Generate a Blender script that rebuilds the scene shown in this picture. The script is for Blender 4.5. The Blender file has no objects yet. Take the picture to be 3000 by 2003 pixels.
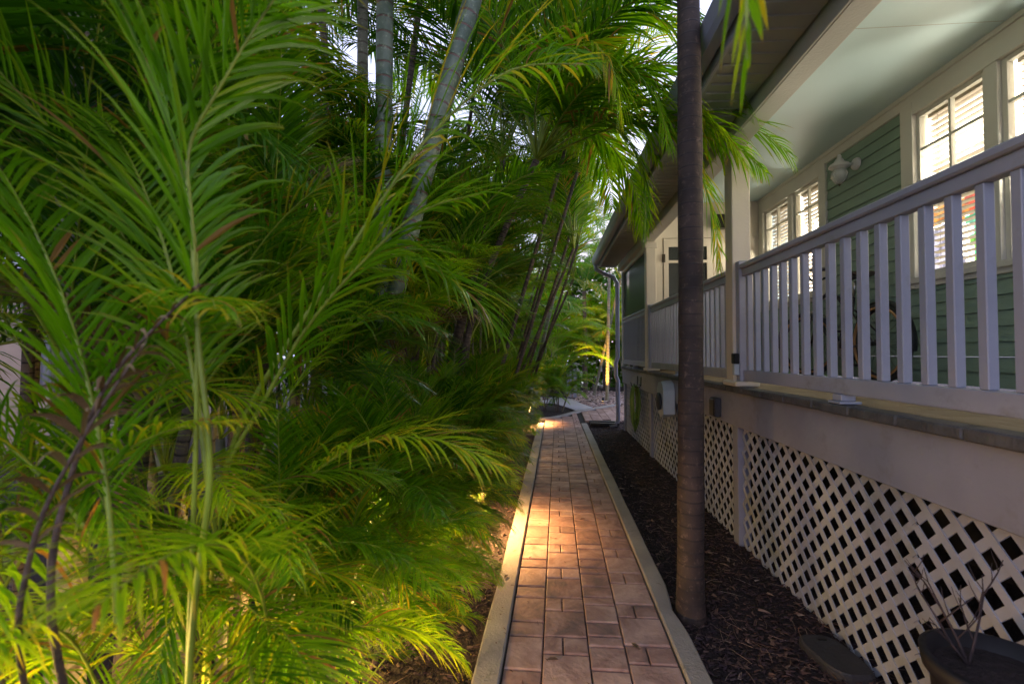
import bpy, bmesh, math, random
from math import sin, cos, pi, radians as R
from mathutils import Vector as V, Matrix, Quaternion
rnd = random.Random(7)
sc = bpy.context.scene
COL = sc.collection

# ------------------------------------------------------------------ camera
cam = bpy.data.cameras.new("camera"); co = bpy.data.objects.new("camera", cam); COL.objects.link(co)
co.location = (0, 0, 1.5)
co.rotation_euler = (R(90 + 1.418), 0, R(4.503))
cam.sensor_width = 36; cam.lens = 16.0; cam.clip_start = 0.05; cam.clip_end = 500
cam.dof.use_dof = True; cam.dof.focus_distance = 4.6; cam.dof.aperture_fstop = 2.8
sc.camera = co

# ------------------------------------------------------------------ dusk sky
SUN_EL, SUN_ROT = R(4), R(20)
w = bpy.data.worlds.new("World"); sc.world = w; w.use_nodes = True
nt = w.node_tree; nt.nodes.clear()
out = nt.nodes.new('ShaderNodeOutputWorld'); bg = nt.nodes.new('ShaderNodeBackground')
sky = nt.nodes.new('ShaderNodeTexSky'); sky.sky_type = 'NISHITA'; sky.sun_disc = False
sky.sun_elevation = SUN_EL; sky.sun_rotation = SUN_ROT; sky.dust_density = 3.0; sky.air_density = 1.2; sky.ozone_density = 2.0
mix = nt.nodes.new('ShaderNodeMix'); mix.data_type = 'RGBA'; mix.inputs[0].default_value = 0.8
mix.inputs[7].default_value = (3.9, 4.1, 6.0, 1)     # thin even evening cloud
nt.links.new(sky.outputs[0], mix.inputs[6]); nt.links.new(mix.outputs[2], bg.inputs[0])
bg.inputs[1].default_value = 0.10
nt.links.new(bg.outputs[0], out.inputs[0])
sl = bpy.data.lights.new("sun", 'SUN'); sl.energy = 0.5; sl.angle = R(20); sl.color = (.90, .90, 1.0)
so = bpy.data.objects.new("sun", sl); COL.objects.link(so)
sd = V((sin(SUN_ROT) * cos(R(20)), cos(SUN_ROT) * cos(R(20)), sin(R(20))))
so.rotation_euler = (-sd).to_track_quat('-Z', 'Y').to_euler(); so.location = (3, 20, 12)
sc.view_settings.view_transform = 'Standard'; sc.view_settings.look = 'None'
sc.view_settings.gamma = 1; sc.view_settings.exposure = 1.95
sc.cycles.max_bounces = 5; sc.cycles.diffuse_bounces = 3; sc.cycles.glossy_bounces = 2; sc.cycles.transmission_bounces = 4; sc.cycles.transparent_max_bounces = 12
sc.cycles.sample_clamp_indirect = 6

# ------------------------------------------------------------------ materials
def newmat(name):
    m = bpy.data.materials.new(name); m.use_nodes = True
    n = m.node_tree; n.nodes.clear()
    o = n.nodes.new('ShaderNodeOutputMaterial'); b = n.nodes.new('ShaderNodeBsdfPrincipled')
    n.links.new(b.outputs[0], o.inputs[0]); return m, n, b, o

def plain(name, c, rough=.6, noise=.12, scale=8, bump=.0, metal=0, bscale=60, spec=.5, dirt=None, stretch=None):
    """colour with soft large and fine variation, optional dirt in patches"""
    m, n, b, o = newmat(name)
    tc = n.nodes.new('ShaderNodeTexCoord'); src = tc.outputs['Object']
    if stretch:
        mp = n.nodes.new('ShaderNodeMapping'); mp.inputs['Scale'].default_value = stretch
        n.links.new(src, mp.inputs[0]); src = mp.outputs[0]
    t = n.nodes.new('ShaderNodeTexNoise'); t.inputs['Scale'].default_value = scale; t.inputs['Detail'].default_value = 6
    n.links.new(src, t.inputs['Vector'])
    r = n.nodes.new('ShaderNodeValToRGB')
    r.color_ramp.elements[0].position = .3; r.color_ramp.elements[1].position = .7
    r.color_ramp.elements[0].color = [x * (1 - noise) for x in c] + [1]
    r.color_ramp.elements[1].color = [min(1, x * (1 + noise)) for x in c] + [1]
    n.links.new(t.outputs[0], r.inputs[0]); colout = r.outputs[0]
    if dirt:
        t2 = n.nodes.new('ShaderNodeTexNoise'); t2.inputs['Scale'].default_value = dirt[1]; t2.inputs['Detail'].default_value = 8
        t2.inputs['Roughness'].default_value = .7
        n.links.new(tc.outputs['Object'], t2.inputs['Vector'])
        r2 = n.nodes.new('ShaderNodeValToRGB'); r2.color_ramp.elements[0].position = dirt[2]; r2.color_ramp.elements[1].position = dirt[2] + .2
        n.links.new(t2.outputs[0], r2.inputs[0])
        mx = n.nodes.new('ShaderNodeMix'); mx.data_type = 'RGBA'; mx.inputs[7].default_value = list(dirt[0]) + [1]
        n.links.new(r2.outputs[0], mx.inputs[0]); n.links.new(colout, mx.inputs[6]); colout = mx.outputs[2]
    n.links.new(colout, b.inputs['Base Color'])
    b.inputs['Roughness'].default_value = rough; b.inputs['Metallic'].default_value = metal
    b.inputs['Specular IOR Level'].default_value = spec
    if bump:
        t3 = n.nodes.new('ShaderNodeTexNoise'); t3.inputs['Scale'].default_value = bscale; t3.inputs['Detail'].default_value = 4
        n.links.new(src, t3.inputs['Vector'])
        bp = n.nodes.new('ShaderNodeBump'); bp.inputs['Strength'].default_value = bump; bp.inputs['Distance'].default_value = .02
        n.links.new(t3.outputs[0], bp.inputs['Height']); n.links.new(bp.outputs[0], b.inputs['Normal'])
    return m

def leafmat(name, dark, light, yellow, transl=.45, ytip=.0):
    m, n, b, o = newmat(name)
    oi = n.nodes.new('ShaderNodeObjectInfo'); at = n.nodes.new('ShaderNodeAttribute'); at.attribute_name = 'leaf'
    sp = n.nodes.new('ShaderNodeSeparateColor'); n.links.new(at.outputs['Color'], sp.inputs[0])
    ad = n.nodes.new('ShaderNodeMath'); ad.operation = 'ADD'; n.links.new(oi.outputs['Random'], ad.inputs[0]); n.links.new(sp.outputs[0], ad.inputs[1])
    hf = n.nodes.new('ShaderNodeMath'); hf.operation = 'MULTIPLY'; hf.inputs[1].default_value = .5; n.links.new(ad.outputs[0], hf.inputs[0])
    r = n.nodes.new('ShaderNodeValToRGB'); e = r.color_ramp.elements
    e[0].position = .1; e[0].color = list(dark) + [1]; e[1].position = .8; e[1].color = list(light) + [1]
    y = e.new(.93); y.color = list(yellow) + [1]
    n.links.new(hf.outputs[0], r.inputs[0])
    # yellowing leaflet tips
    mx = n.nodes.new('ShaderNodeMix'); mx.data_type = 'RGBA'; mx.inputs[7].default_value = list(yellow) + [1]
    mt = n.nodes.new('ShaderNodeMath'); mt.operation = 'MULTIPLY'; mt.inputs[1].default_value = ytip
    pw = n.nodes.new('ShaderNodeMath'); pw.operation = 'POWER'; pw.inputs[1].default_value = 5
    n.links.new(sp.outputs[1], pw.inputs[0]); n.links.new(pw.outputs[0], mt.inputs[0]); n.links.new(mt.outputs[0], mx.inputs[0])
    n.links.new(r.outputs[0], mx.inputs[6])
    dm = n.nodes.new('ShaderNodeMix'); dm.data_type = 'RGBA'; dm.inputs[7].default_value = (.26, .13, .045, 1)
    n.links.new(sp.outputs[2], dm.inputs[0]); n.links.new(mx.outputs[2], dm.inputs[6]); mx = dm
    n.links.new(mx.outputs[2], b.inputs['Base Color']); b.inputs['Roughness'].default_value = .36; b.inputs['Specular IOR Level'].default_value = .4
    tr = n.nodes.new('ShaderNodeBsdfTranslucent')
    ml = n.nodes.new('ShaderNodeMix'); ml.data_type = 'RGBA'; ml.blend_type = 'MULTIPLY'; ml.inputs[0].default_value = 1; ml.inputs[7].default_value = (2.4, 2.2, .7, 1)
    n.links.new(mx.outputs[2], ml.inputs[6]); n.links.new(ml.outputs[2], tr.inputs[0])
    ms = n.nodes.new('ShaderNodeMixShader'); ms.inputs[0].default_value = transl
    n.links.new(b.outputs[0], ms.inputs[1]); n.links.new(tr.outputs[0], ms.inputs[2]); n.links.new(ms.outputs[0], o.inputs[0])
    return m

def ringmat(name, c1, c2, ring, period, rough=.55, bump=.9):
    """palm trunk: leaf-scar rings along the stem ('len' attribute in metres)"""
    m, n, b, o = newmat(name)
    at = n.nodes.new('ShaderNodeAttribute'); at.attribute_name = 'len'
    tc = n.nodes.new('ShaderNodeTexCoord')
    nz = n.nodes.new('ShaderNodeTexNoise'); nz.inputs['Scale'].default_value = 7; nz.inputs['Detail'].default_value = 6
    n.links.new(tc.outputs['Object'], nz.inputs['Vector'])
    # wobble
    m0 = n.nodes.new('ShaderNodeMath'); m0.operation = 'MULTIPLY_ADD'; m0.inputs[1].default_value = .05 * period / .15
    n.links.new(nz.outputs[0], m0.inputs[0]); n.links.new(at.outputs['Fac'], m0.inputs[2])
    dv = n.nodes.new('ShaderNodeMath'); dv.operation = 'DIVIDE'; dv.inputs[1].default_value = period; n.links.new(m0.outputs[0], dv.inputs[0])
    fr = n.nodes.new('ShaderNodeMath'); fr.operation = 'FRACT'; n.links.new(dv.outputs[0], fr.inputs[0])
    r = n.nodes.new('ShaderNodeValToRGB'); e = r.color_ramp.elements
    e[0].position = 0; e[0].color = (1, 1, 1, 1); e[1].position = .17; e[1].color = (0, 0, 0, 1); x = e.new(.09); x.color = (.9, .9, .9, 1)
    n.links.new(fr.outputs[0], r.inputs[0])
    r2 = n.nodes.new('ShaderNodeValToRGB'); r2.color_ramp.elements[0].position = .32; r2.color_ramp.elements[1].position = .68
    r2.color_ramp.elements[0].color = list(c1) + [1]; r2.color_ramp.elements[1].color = list(c2) + [1]
    n.links.new(nz.outputs[0], r2.inputs[0])
    mx = n.nodes.new('ShaderNodeMix'); mx.data_type = 'RGBA'; mx.inputs[7].default_value = list(ring) + [1]
    n.links.new(r.outputs[0], mx.inputs[0]); n.links.new(r2.outputs[0], mx.inputs[6])
    n4 = n.nodes.new('ShaderNodeTexNoise'); n4.inputs['Scale'].default_value = 28; n4.inputs['Detail'].default_value = 8; n4.inputs['Roughness'].default_value = .7; n.links.new(tc.outputs['Object'], n4.inputs['Vector'])
    r4 = n.nodes.new('ShaderNodeValToRGB'); r4.color_ramp.elements[0].position = .56; r4.color_ramp.elements[1].position = .70; n.links.new(n4.outputs[0], r4.inputs[0])
    m4 = n.nodes.new('ShaderNodeMix'); m4.data_type = 'RGBA'; m4.inputs[7].default_value = [min(1, x * 1.9) for x in c2] + [1]; n.links.new(r4.outputs[0], m4.inputs[0]); n.links.new(mx.outputs[2], m4.inputs[6]); mx = m4
    n.links.new(mx.outputs[2], b.inputs['Base Color']); b.inputs['Roughness'].default_value = rough
    n2 = n.nodes.new('ShaderNodeTexNoise'); n2.inputs['Scale'].default_value = 90; n.links.new(tc.outputs['Object'], n2.inputs['Vector'])
    a2 = n.nodes.new('ShaderNodeMath'); a2.operation = 'MULTIPLY_ADD'; a2.inputs[1].default_value = .35; n.links.new(n2.outputs[0], a2.inputs[0]); n.links.new(r.outputs[0], a2.inputs[2])
    bp = n.nodes.new('ShaderNodeBump'); bp.inputs['Strength'].default_value = bump; bp.inputs['Distance'].default_value = .012
    n.links.new(a2.outputs[0], bp.inputs['Height']); n.links.new(bp.outputs[0], b.inputs['Normal'])
    return m

def pavermat():
    m, n, b, o = newmat('pavers')
    at = n.nodes.new('ShaderNodeAttribute'); at.attribute_name = 'leaf'
    sp = n.nodes.new('ShaderNodeSeparateColor'); n.links.new(at.outputs['Color'], sp.inputs[0])
    r = n.nodes.new('ShaderNodeValToRGB'); e = r.color_ramp.elements
    e[0].position = 0; e[0].color = (.16, .115, .11, 1); e[1].position = 1; e[1].color = (.52, .36, .31, 1)
    x = e.new(.35); x.color = (.29, .175, .15, 1); x = e.new(.7); x.color = (.41, .275, .235, 1)
    tc = n.nodes.new('ShaderNodeTexCoord')
    nz = n.nodes.new('ShaderNodeTexNoise'); nz.inputs['Scale'].default_value = 5; nz.inputs['Detail'].default_value = 9; nz.inputs['Roughness'].default_value = .65
    nz.inputs['Distortion'].default_value = .8
    n.links.new(tc.outputs['Object'], nz.inputs['Vector'])
    a = n.nodes.new('ShaderNodeMath'); a.operation = 'MULTIPLY_ADD'; a.inputs[1].default_value = .45; n.links.new(sp.outputs[0], a.inputs[0])
    a3 = n.nodes.new('ShaderNodeMath'); a3.operation = 'MULTIPLY_ADD'; a3.inputs[1].default_value = 2.3; a3.inputs[2].default_value = -.85; n.links.new(nz.outputs[0], a3.inputs[0])
    n.links.new(a3.outputs[0], a.inputs[2]); n.links.new(a.outputs[0], r.inputs[0])
    n.links.new(r.outputs[0], b.inputs['Base Color']); b.inputs['Roughness'].default_value = .62
    n3 = n.nodes.new('ShaderNodeTexNoise'); n3.inputs['Scale'].default_value = 40; n3.inputs['Detail'].default_value = 6; n.links.new(tc.outputs['Object'], n3.inputs['Vector'])
    bp = n.nodes.new('ShaderNodeBump'); bp.inputs['Strength'].default_value = .5; bp.inputs['Distance'].default_value = .012
    n.links.new(n3.outputs[0], bp.inputs['Height']); n.links.new(bp.outputs[0], b.inputs['Normal'])
    return m

def attrmat(name, cols, rough=.8):
    m, n, b, o = newmat(name)
    at = n.nodes.new('ShaderNodeAttribute'); at.attribute_name = 'leaf'
    sp = n.nodes.new('ShaderNodeSeparateColor'); n.links.new(at.outputs['Color'], sp.inputs[0])
    r = n.nodes.new('ShaderNodeValToRGB'); e = r.color_ramp.elements
    e[0].position = 0; e[0].color = list(cols[0]) + [1]; e[1].position = 1; e[1].color = list(cols[-1]) + [1]
    for i, c in enumerate(cols[1:-1]):
        x = e.new((i + 1) / (len(cols) - 1)); x.color = list(c) + [1]
    n.links.new(sp.outputs[0], r.inputs[0]); n.links.new(r.outputs[0], b.inputs['Base Color']); b.inputs['Roughness'].default_value = rough
    return m

def emit(name, c, s):
    m = bpy.data.materials.new(name); m.use_nodes = True; n = m.node_tree; n.nodes.clear()
    o = n.nodes.new('ShaderNodeOutputMaterial'); e = n.nodes.new('ShaderNodeEmission')
    e.inputs[0].default_value = list(c) + [1]; e.inputs[1].default_value = s; n.links.new(e.outputs[0], o.inputs[0]); return m

def glassmat():
    m = bpy.data.materials.new('window_glass'); m.use_nodes = True; n = m.node_tree; n.nodes.clear()
    o = n.nodes.new('ShaderNodeOutputMaterial'); t = n.nodes.new('ShaderNodeBsdfTransparent'); g = n.nodes.new('ShaderNodeBsdfGlossy')
    g.inputs['Roughness'].default_value = .03; t.inputs[0].default_value = (.96, .97, .95, 1)
    lw_ = n.nodes.new('ShaderNodeLayerWeight'); pw_ = n.nodes.new('ShaderNodeMath'); pw_.operation = 'POWER'; pw_.inputs[1].default_value = 4
    n.links.new(lw_.outputs['Facing'], pw_.inputs[0])
    f = n.nodes.new('ShaderNodeMath'); f.operation = 'MULTIPLY_ADD'; f.inputs[1].default_value = .5; f.inputs[2].default_value = .03; n.links.new(pw_.outputs[0], f.inputs[0])
    ms = n.nodes.new('ShaderNodeMixShader'); n.links.new(f.outputs[0], ms.inputs[0]); n.links.new(t.outputs[0], ms.inputs[1]); n.links.new(g.outputs[0], ms.inputs[2])
    n.links.new(ms.outputs[0], o.inputs[0]); return m

def screenmat():
    m = bpy.data.materials.new('insect_screen'); m.use_nodes = True; n = m.node_tree; n.nodes.clear()
    o = n.nodes.new('ShaderNodeOutputMaterial'); t = n.nodes.new('ShaderNodeBsdfTransparent'); g = n.nodes.new('ShaderNodeBsdfPrincipled')
    g.inputs['Base Color'].default_value = (.03, .035, .03, 1); g.inputs['Roughness'].default_value = .35; t.inputs[0].default_value = (1, 1, 1, 1)
    ms = n.nodes.new('ShaderNodeMixShader'); ms.inputs[0].default_value = .7
    n.links.new(t.outputs[0], ms.inputs[1]); n.links.new(g.outputs[0], ms.inputs[2]); n.links.new(ms.outputs[0], o.inputs[0]); return m

WIN = 2.3
def roomglow():
    """lit room seen through the blinds: warm white with broad coloured patches"""
    m = bpy.data.materials.new('lit_room_wall'); m.use_nodes = True; n = m.node_tree; n.nodes.clear()
    o = n.nodes.new('ShaderNodeOutputMaterial'); e = n.nodes.new('ShaderNodeEmission'); e.inputs[1].default_value = WIN
    at = n.nodes.new('ShaderNodeAttribute'); at.attribute_name = 'leaf'
    n.links.new(at.outputs['Color'], e.inputs[0]); n.links.new(e.outputs[0], o.inputs[0]); return m

M = {}
M['white'] = plain('white_painted_wood', (.25, .255, .315), .45, .09, 3, .15, bscale=25, dirt=((.18, .175, .18), 4, .54))
M['rail'] = plain('white_vinyl_rail', (.33, .34, .41), .42, .09, 3, .05, dirt=((.24, .24, .25), 6, .56))
M['cream'] = plain('cream_painted_trim', (.62, .55, .44), .5, .05, 3, .1, dirt=((.42, .38, .30), 3, .64))
M['trim'] = plain('window_trim_paint', (.56, .55, .49), .5, .05, 3, .08)
M['siding'] = plain('sage_green_siding', (.20, .295, .225), .55, .07, 2.5, .25, bscale=30, stretch=(1, 1, 6))
M['ceiling'] = plain('pale_porch_ceiling', (.52, .67, .70), .45, .03, 1.2)
M['soffit'] = plain('grey_soffit_board', (.36, .37, .34), .6, .06, 3)
M['beam'] = plain('grey_white_beam', (.50, .49, .44), .5, .06, 3, .1)
M['roof'] = plain('weathered_metal_roof', (.30, .31, .33), .45, .12, 5)
M['lattice'] = plain('white_lattice', (.36, .37, .42), .5, .1, 5, dirt=((.24, .22, .13), 2.2, .52))
M['deckstone'] = plain('tan_porch_paver', (.30, .23, .15), .6, .18, 6, .3)
M['edgebrick'] = plain('dark_edge_brick', (.075, .075, .082), .6, .3, 12, .4)
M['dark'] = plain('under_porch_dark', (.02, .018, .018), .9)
M['mulch'] = plain('dark_mulch_soil', (.028, .017, .017), .95, .5, 30, 1.0, bscale=70)
M['chips'] = attrmat('mulch_chips', [(.012, .008, .010), (.035, .018, .018), (.06, .03, .025), (.05, .028, .035), (.13, .075, .055)], .8)
M['straw'] = attrmat('dry_twigs', [(.10, .05, .035), (.20, .12, .09), (.30, .22, .17)], .8)
M['gravel'] = attrmat('river_gravel', [(.12, .08, .08), (.30, .20, .17), (.42, .30, .27), (.5, .42, .4)], .7)
M['kerb'] = plain('concrete_kerb', (.31, .285, .26), .75, .16, 4, .35, bscale=90, dirt=((.13, .13, .10), 6, .58))
M['walk'] = plain('pale_concrete_walk', (.42, .40, .44), .7, .1, 3, .2)
M['pavers'] = pavermat()
M['joint'] = plain('joint_sand', (.02, .016, .014), .95, .3, 30)
M['leafA'] = leafmat('areca_leaf', (.03, .105, .002), (.135, .32, .004), (.42, .34, .02), .47, .35)
M['leafB'] = leafmat('deep_green_leaf', (.017, .075, .004), (.068, .20, .007), (.30, .26, .02), .38, .2)
M['leafC'] = leafmat('yellowing_leaf', (.07, .20, .003), (.24, .40, .008), (.50, .34, .02), .52, .5)
M['leafD'] = attrmat('dry_frond_leaf', [(.13, .07, .025), (.20, .12, .05), (.28, .19, .09)], .75)
M['stalk'] = plain('yellow_green_stalk', (.26, .32, .03), .4, .35, 9, .1)
M['brownstalk'] = plain('dry_brown_stalk', (.11, .070, .05), .8, .45, 30, .6)
M['trunkgreen'] = ringmat('ringed_green_trunk', (.085, .13, .08), (.20, .23, .15), (.16, .075, .055), .105, .4)
M['trunkpale'] = ringmat('ringed_pale_trunk', (.15, .15, .10), (.26, .24, .16), (.14, .095, .07), .10, .6)
M['trunkdark'] = ringmat('dark_palm_bark', (.024, .016, .013), (.066, .042, .032), (.026, .018, .015), .07, .8, .4)
M['trunkbrown'] = ringmat('brown_ringed_bark', (.09, .065, .05), (.18, .13, .10), (.03, .022, .018), .045, .8)
M['black'] = plain('black_paint', (.012, .012, .013), .35, .1)
M['rubber'] = plain('tyre_rubber', (.02, .02, .02), .7, .1)
M['tan'] = plain('tan_tyre_wall', (.36, .19, .07), .65, .1)
M['steel'] = plain('dull_steel', (.4, .4, .4), .3, .05, metal=1)
M['saddle'] = plain('brown_black_saddle', (.03, .022, .018), .45, .2)
M['lampwhite'] = plain('white_enamel', (.62, .62, .60), .35, .05)
M['hose'] = plain('green_garden_hose', (.10, .20, .03), .4, .2, 20)
M['greyplastic'] = plain('blue_grey_plastic', (.42, .48, .52), .4, .05)
M['lid'] = plain('grey_plastic_lid', (.035, .034, .04), .6, .2, 14, .3)
M['pot'] = plain('dark_pot', (.014, .012, .014), .55, .3, 8)
M['twig'] = plain('bare_twig', (.05, .032, .03), .8, .2, 20)
M['bronze'] = plain('aged_bronze', (.06, .045, .03), .45, .2, metal=.7)
M['glass'] = glassmat(); M['screen'] = screenmat(); M['room'] = roomglow()
M['frost'] = plain('ribbed_lamp_glass', (.42, .44, .42), .15, .1, 30)
M['blind'] = plain('white_blind_slat', (.36, .31, .25), .6, .02)
M['roombulb'] = emit('room_lamp_bulb', (1., .93, .85), 40)
M['bulb'] = emit('warm_bulb', (1.0, .55, .16), 60)
M['pinkwall'] = plain('pale_pink_wall', (.55, .42, .38), .7, .08)
M['bark'] = plain('shrub_bark', (.07, .05, .04), .85, .3, 20)

# ------------------------------------------------------------------ mesh builder
class MB:
    def __init__(s): s.v = []; s.f = []; s.m = []; s.c = []; s.L = []; s.sm = []
    def add(s, vs, fs, mi=0, col=None, ln=None, smooth=False):
        b = len(s.v); s.v += [tuple(x) for x in vs]
        s.c += (col if isinstance(col, list) else [col or (rnd.random(), 0, 0)] * len(vs))
        s.L += (ln if ln else [0.] * len(vs))
        for f in fs: s.f.append([i + b for i in f]); s.m.append(mi); s.sm.append(smooth)
    def hexa(s, P, mi=0, col=None):
        s.add(P, [(0, 3, 2, 1), (4, 5, 6, 7), (0, 1, 5, 4), (1, 2, 6, 5), (2, 3, 7, 6), (3, 0, 4, 7)], mi, col)
    def box(s, x0, x1, y0, y1, z0, z1, mi=0, col=None, bev=0):
        if bev:
            b = bev
            for (a0, a1, b0, b1, c0, c1) in ((x0, x1, y0, y1, z0, z1),):
                P = []
                # chamfered box: 24 verts via three shells
                bm = bmesh.new(); bmesh.ops.create_cube(bm, size=1)
                for v in bm.verts: v.co = ((a0 + a1) / 2 + v.co.x * (a1 - a0), (b0 + b1) / 2 + v.co.y * (b1 - b0), (c0 + c1) / 2 + v.co.z * (c1 - c0))
                bmesh.ops.bevel(bm, geom=bm.edges[:], offset=b, segments=1, affect='EDGES')
                s.bm(bm, mi, col)
            return
        s.hexa([(x0, y0, z0), (x1, y0, z0), (x1, y1, z0), (x0, y1, z0), (x0, y0, z1), (x1, y0, z1), (x1, y1, z1), (x0, y1, z1)], mi, col)
    def bm(s, bm, mi=0, col=None, smooth=False):
        bm.verts.index_update(); s.add([v.co[:] for v in bm.verts], [[v.index for v in f.verts] for f in bm.faces], mi, col, smooth=smooth); bm.free()
    def bar(s, p, q, wd, th, up=(0, 0, 1), mi=0, col=None):
        p = V(p); q = V(q); d = (q - p).normalized(); u = V(up); r = d.cross(u).normalized(); u = r.cross(d)
        r *= wd / 2; u *= th / 2
        s.hexa([p - r - u, p + r - u, q + r - u, q - r - u, p - r + u, p + r + u, q + r + u, q - r + u], mi, col)
    def tube(s, pts, rad, n=8, mi=0, cap=True, col=None, closed=False, ln0=0.):
        pts = [V(p) for p in pts]; N = len(pts)
        if not hasattr(rad, '__len__'): rad = [rad] * N
        vs = []; ln = []; L = ln0; ref = None
        for i, p in enumerate(pts):
            if closed: d = pts[(i + 1) % N] - pts[i - 1]
            else: d = pts[min(i + 1, N - 1)] - pts[max(i - 1, 0)]
            d.normalize()
            if ref is None:
                ref = d.cross(V((0, 0, 1)) if abs(d.z) < .9 else V((1, 0, 0))).normalized()
            ref = (ref - d * ref.dot(d)).normalized(); b = d.cross(ref)
            if i: L += (pts[i] - pts[i - 1]).length
            for k in range(n):
                a = 2 * pi * k / n; vs.append(p + (ref * cos(a) + b * sin(a)) * rad[i]); ln.append(L)
        fs = []
        for i in range(N if closed else N - 1):
            j = (i + 1) % N
            for k in range(n): k2 = (k + 1) % n; fs.append((i * n + k, i * n + k2, j * n + k2, j * n + k))
        if cap and not closed: fs.append(tuple(range(n))[::-1]); fs.append(tuple(range((N - 1) * n, N * n)))
        s.add(vs, fs, mi, col, ln, smooth=True)
    def lathe(s, c, prof, n=20, mi=0, axis='z'):
        vs = []
        for r, z in prof:
            for k in range(n):
                a = 2 * pi * k / n
                if axis == 'z': vs.append((c[0] + r * cos(a), c[1] + r * sin(a), c[2] + z))
                else: vs.append((c[0] + z, c[1] + r * cos(a), c[2] + r * sin(a)))
        fs = [(i * n + k, i * n + (k + 1) % n, (i + 1) * n + (k + 1) % n, (i + 1) * n + k) for i in range(len(prof) - 1) for k in range(n)]
        s.add(vs, fs, mi, smooth=True)
    def mesh(s, name, mats, org=(0, 0, 0)):
        me = bpy.data.meshes.new(name); ox, oy, oz = org
        me.from_pydata([(x - ox, y - oy, z - oz) for x, y, z in s.v], [], s.f)
        for m in mats: me.materials.append(m)
        me.polygons.foreach_set('material_index', s.m); me.polygons.foreach_set('use_smooth', s.sm)
        a = me.color_attributes.new('leaf', 'FLOAT_COLOR', 'POINT')
        buf = []
        for c in s.c: buf += [c[0], c[1], c[2], 1.0]
        a.data.foreach_set('color', buf)
        b = me.attributes.new('len', 'FLOAT', 'POINT'); b.data.foreach_set('value', s.L)
        me.update(); return me
    def build(s, name, mats, parent=None, org=None, **kw):
        if not isinstance(mats, (list, tuple)): mats = [mats]
        if parent is not None:
            root = parent; off = V((0, 0, 0))
            while root is not None: off += root.location; root = root.parent
            o = bpy.data.objects.new(name, s.mesh(name, mats, off)); COL.objects.link(o); o.parent = parent
        else:
            if org is None: org = (0, 0, 0)
            o = bpy.data.objects.new(name, s.mesh(name, mats, org)); COL.objects.link(o); o.location = org
        return tag(o, **kw)

def tag(o, label=None, cat=None, group=None, kind=None):
    if label: o['label'] = label
    if cat: o['category'] = cat
    if group: o['group'] = group
    if kind: o['kind'] = kind
    return o
def thing(name, loc, label, cat, group=None):
    o = bpy.data.objects.new(name, None); o.empty_display_size = .1; COL.objects.link(o); o.location = loc
    return tag(o, label, cat, group)

# ------------------------------------------------------------------ ground, path
g = MB(); N = 1
g.add([(-60, -20, 0), (60, -20, 0), (60, 80, 0), (-60, 80, 0)], [(0, 1, 2, 3)])
g.build('ground', M['mulch'], kind='structure')

LN = [(-.335, -.240), (-.210, -.107), (-.031, .085), (.195, .277), (.372, .493), (.607, .656), (.718, .780)]
def lx(i, y): a, b = LN[i]; return a + (b - a) * (y - 2.08) / 5.5
BND = [(-.32, 9.85), (-.19, 10.08), (.12, 10.27), (.43, 10.8), (.79, 11.5), (1.26, 12.12), (1.91, 13.0), (5, 17)]
def bnd(x):
    if x <= BND[0][0]: return BND[0][1]
    for (a, b), (c, d) in zip(BND, BND[1:]):
        if a <= x <= c: return b + (d - b) * (x - a) / (c - a)
    return BND[-1][1]
pv = MB()
def paver(P, top=.045, gap=.0032, bev=.0045):
    c = (rnd.random(), rnd.random(), 0)
    cx = sum(p[0] for p in P) / 4; cy = sum(p[1] for p in P) / 4
    def ins(p, g):
        return (p[0] + (g if p[0] < cx else -g), p[1] + (g * 1.7 if p[1] < cy else -g * 1.7))
    A = [ins(p, gap) for p in P]; B = [ins(p, gap + bev) for p in P]
    dz = rnd.uniform(-.0012, .0012)
    vs = [(x, y, .004) for x, y in A] + [(x, y, top - bev + dz) for x, y in A] + [(x, y, top + dz) for x, y in B]
    fs = [(0, 1, 5, 4), (1, 2, 6, 5), (2, 3, 7, 6), (3, 0, 4, 7), (4, 5, 9, 8), (5, 6, 10, 9), (6, 7, 11, 10), (7, 4, 8, 11), (8, 9, 10, 11)]
    pv.add(vs, fs, 0, c)
pat = {1: ([.25, .128], None), 2: ([.24, .138], 1), 3: ([.085, .123, .17], None), 4: ([.138, .24], 0)}
offs = {1: .236, 2: .12, 3: .04, 4: .31}
for c in (1, 2, 3, 4):
    rows, sp = pat[c]; y = -1.5 + offs[c]; k = 0
    while y < 11.8:
        d = rows[k % len(rows)] * rnd.uniform(.985, 1.015); y2 = y + d
        xs = [0, 1]
        if sp is not None and k % len(rows) == sp: xs = [0, .44, 1]
        for a, b in zip(xs, xs[1:]):
            def X(t, yy): return lx(c, yy) * (1 - t) + lx(c + 1, yy) * t
            lim = min(bnd(X(a, y)), bnd(X(b, y)))
            if y > lim - .02: continue
            Y3a, Y3b = min(y2, bnd(X(a, y2))), min(y2, bnd(X(b, y2)))
            paver([(X(a, y), y), (X(b, y), y), (X(b, Y3b), Y3b), (X(a, Y3a), Y3a)])
        y = y2; k += 1
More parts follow.
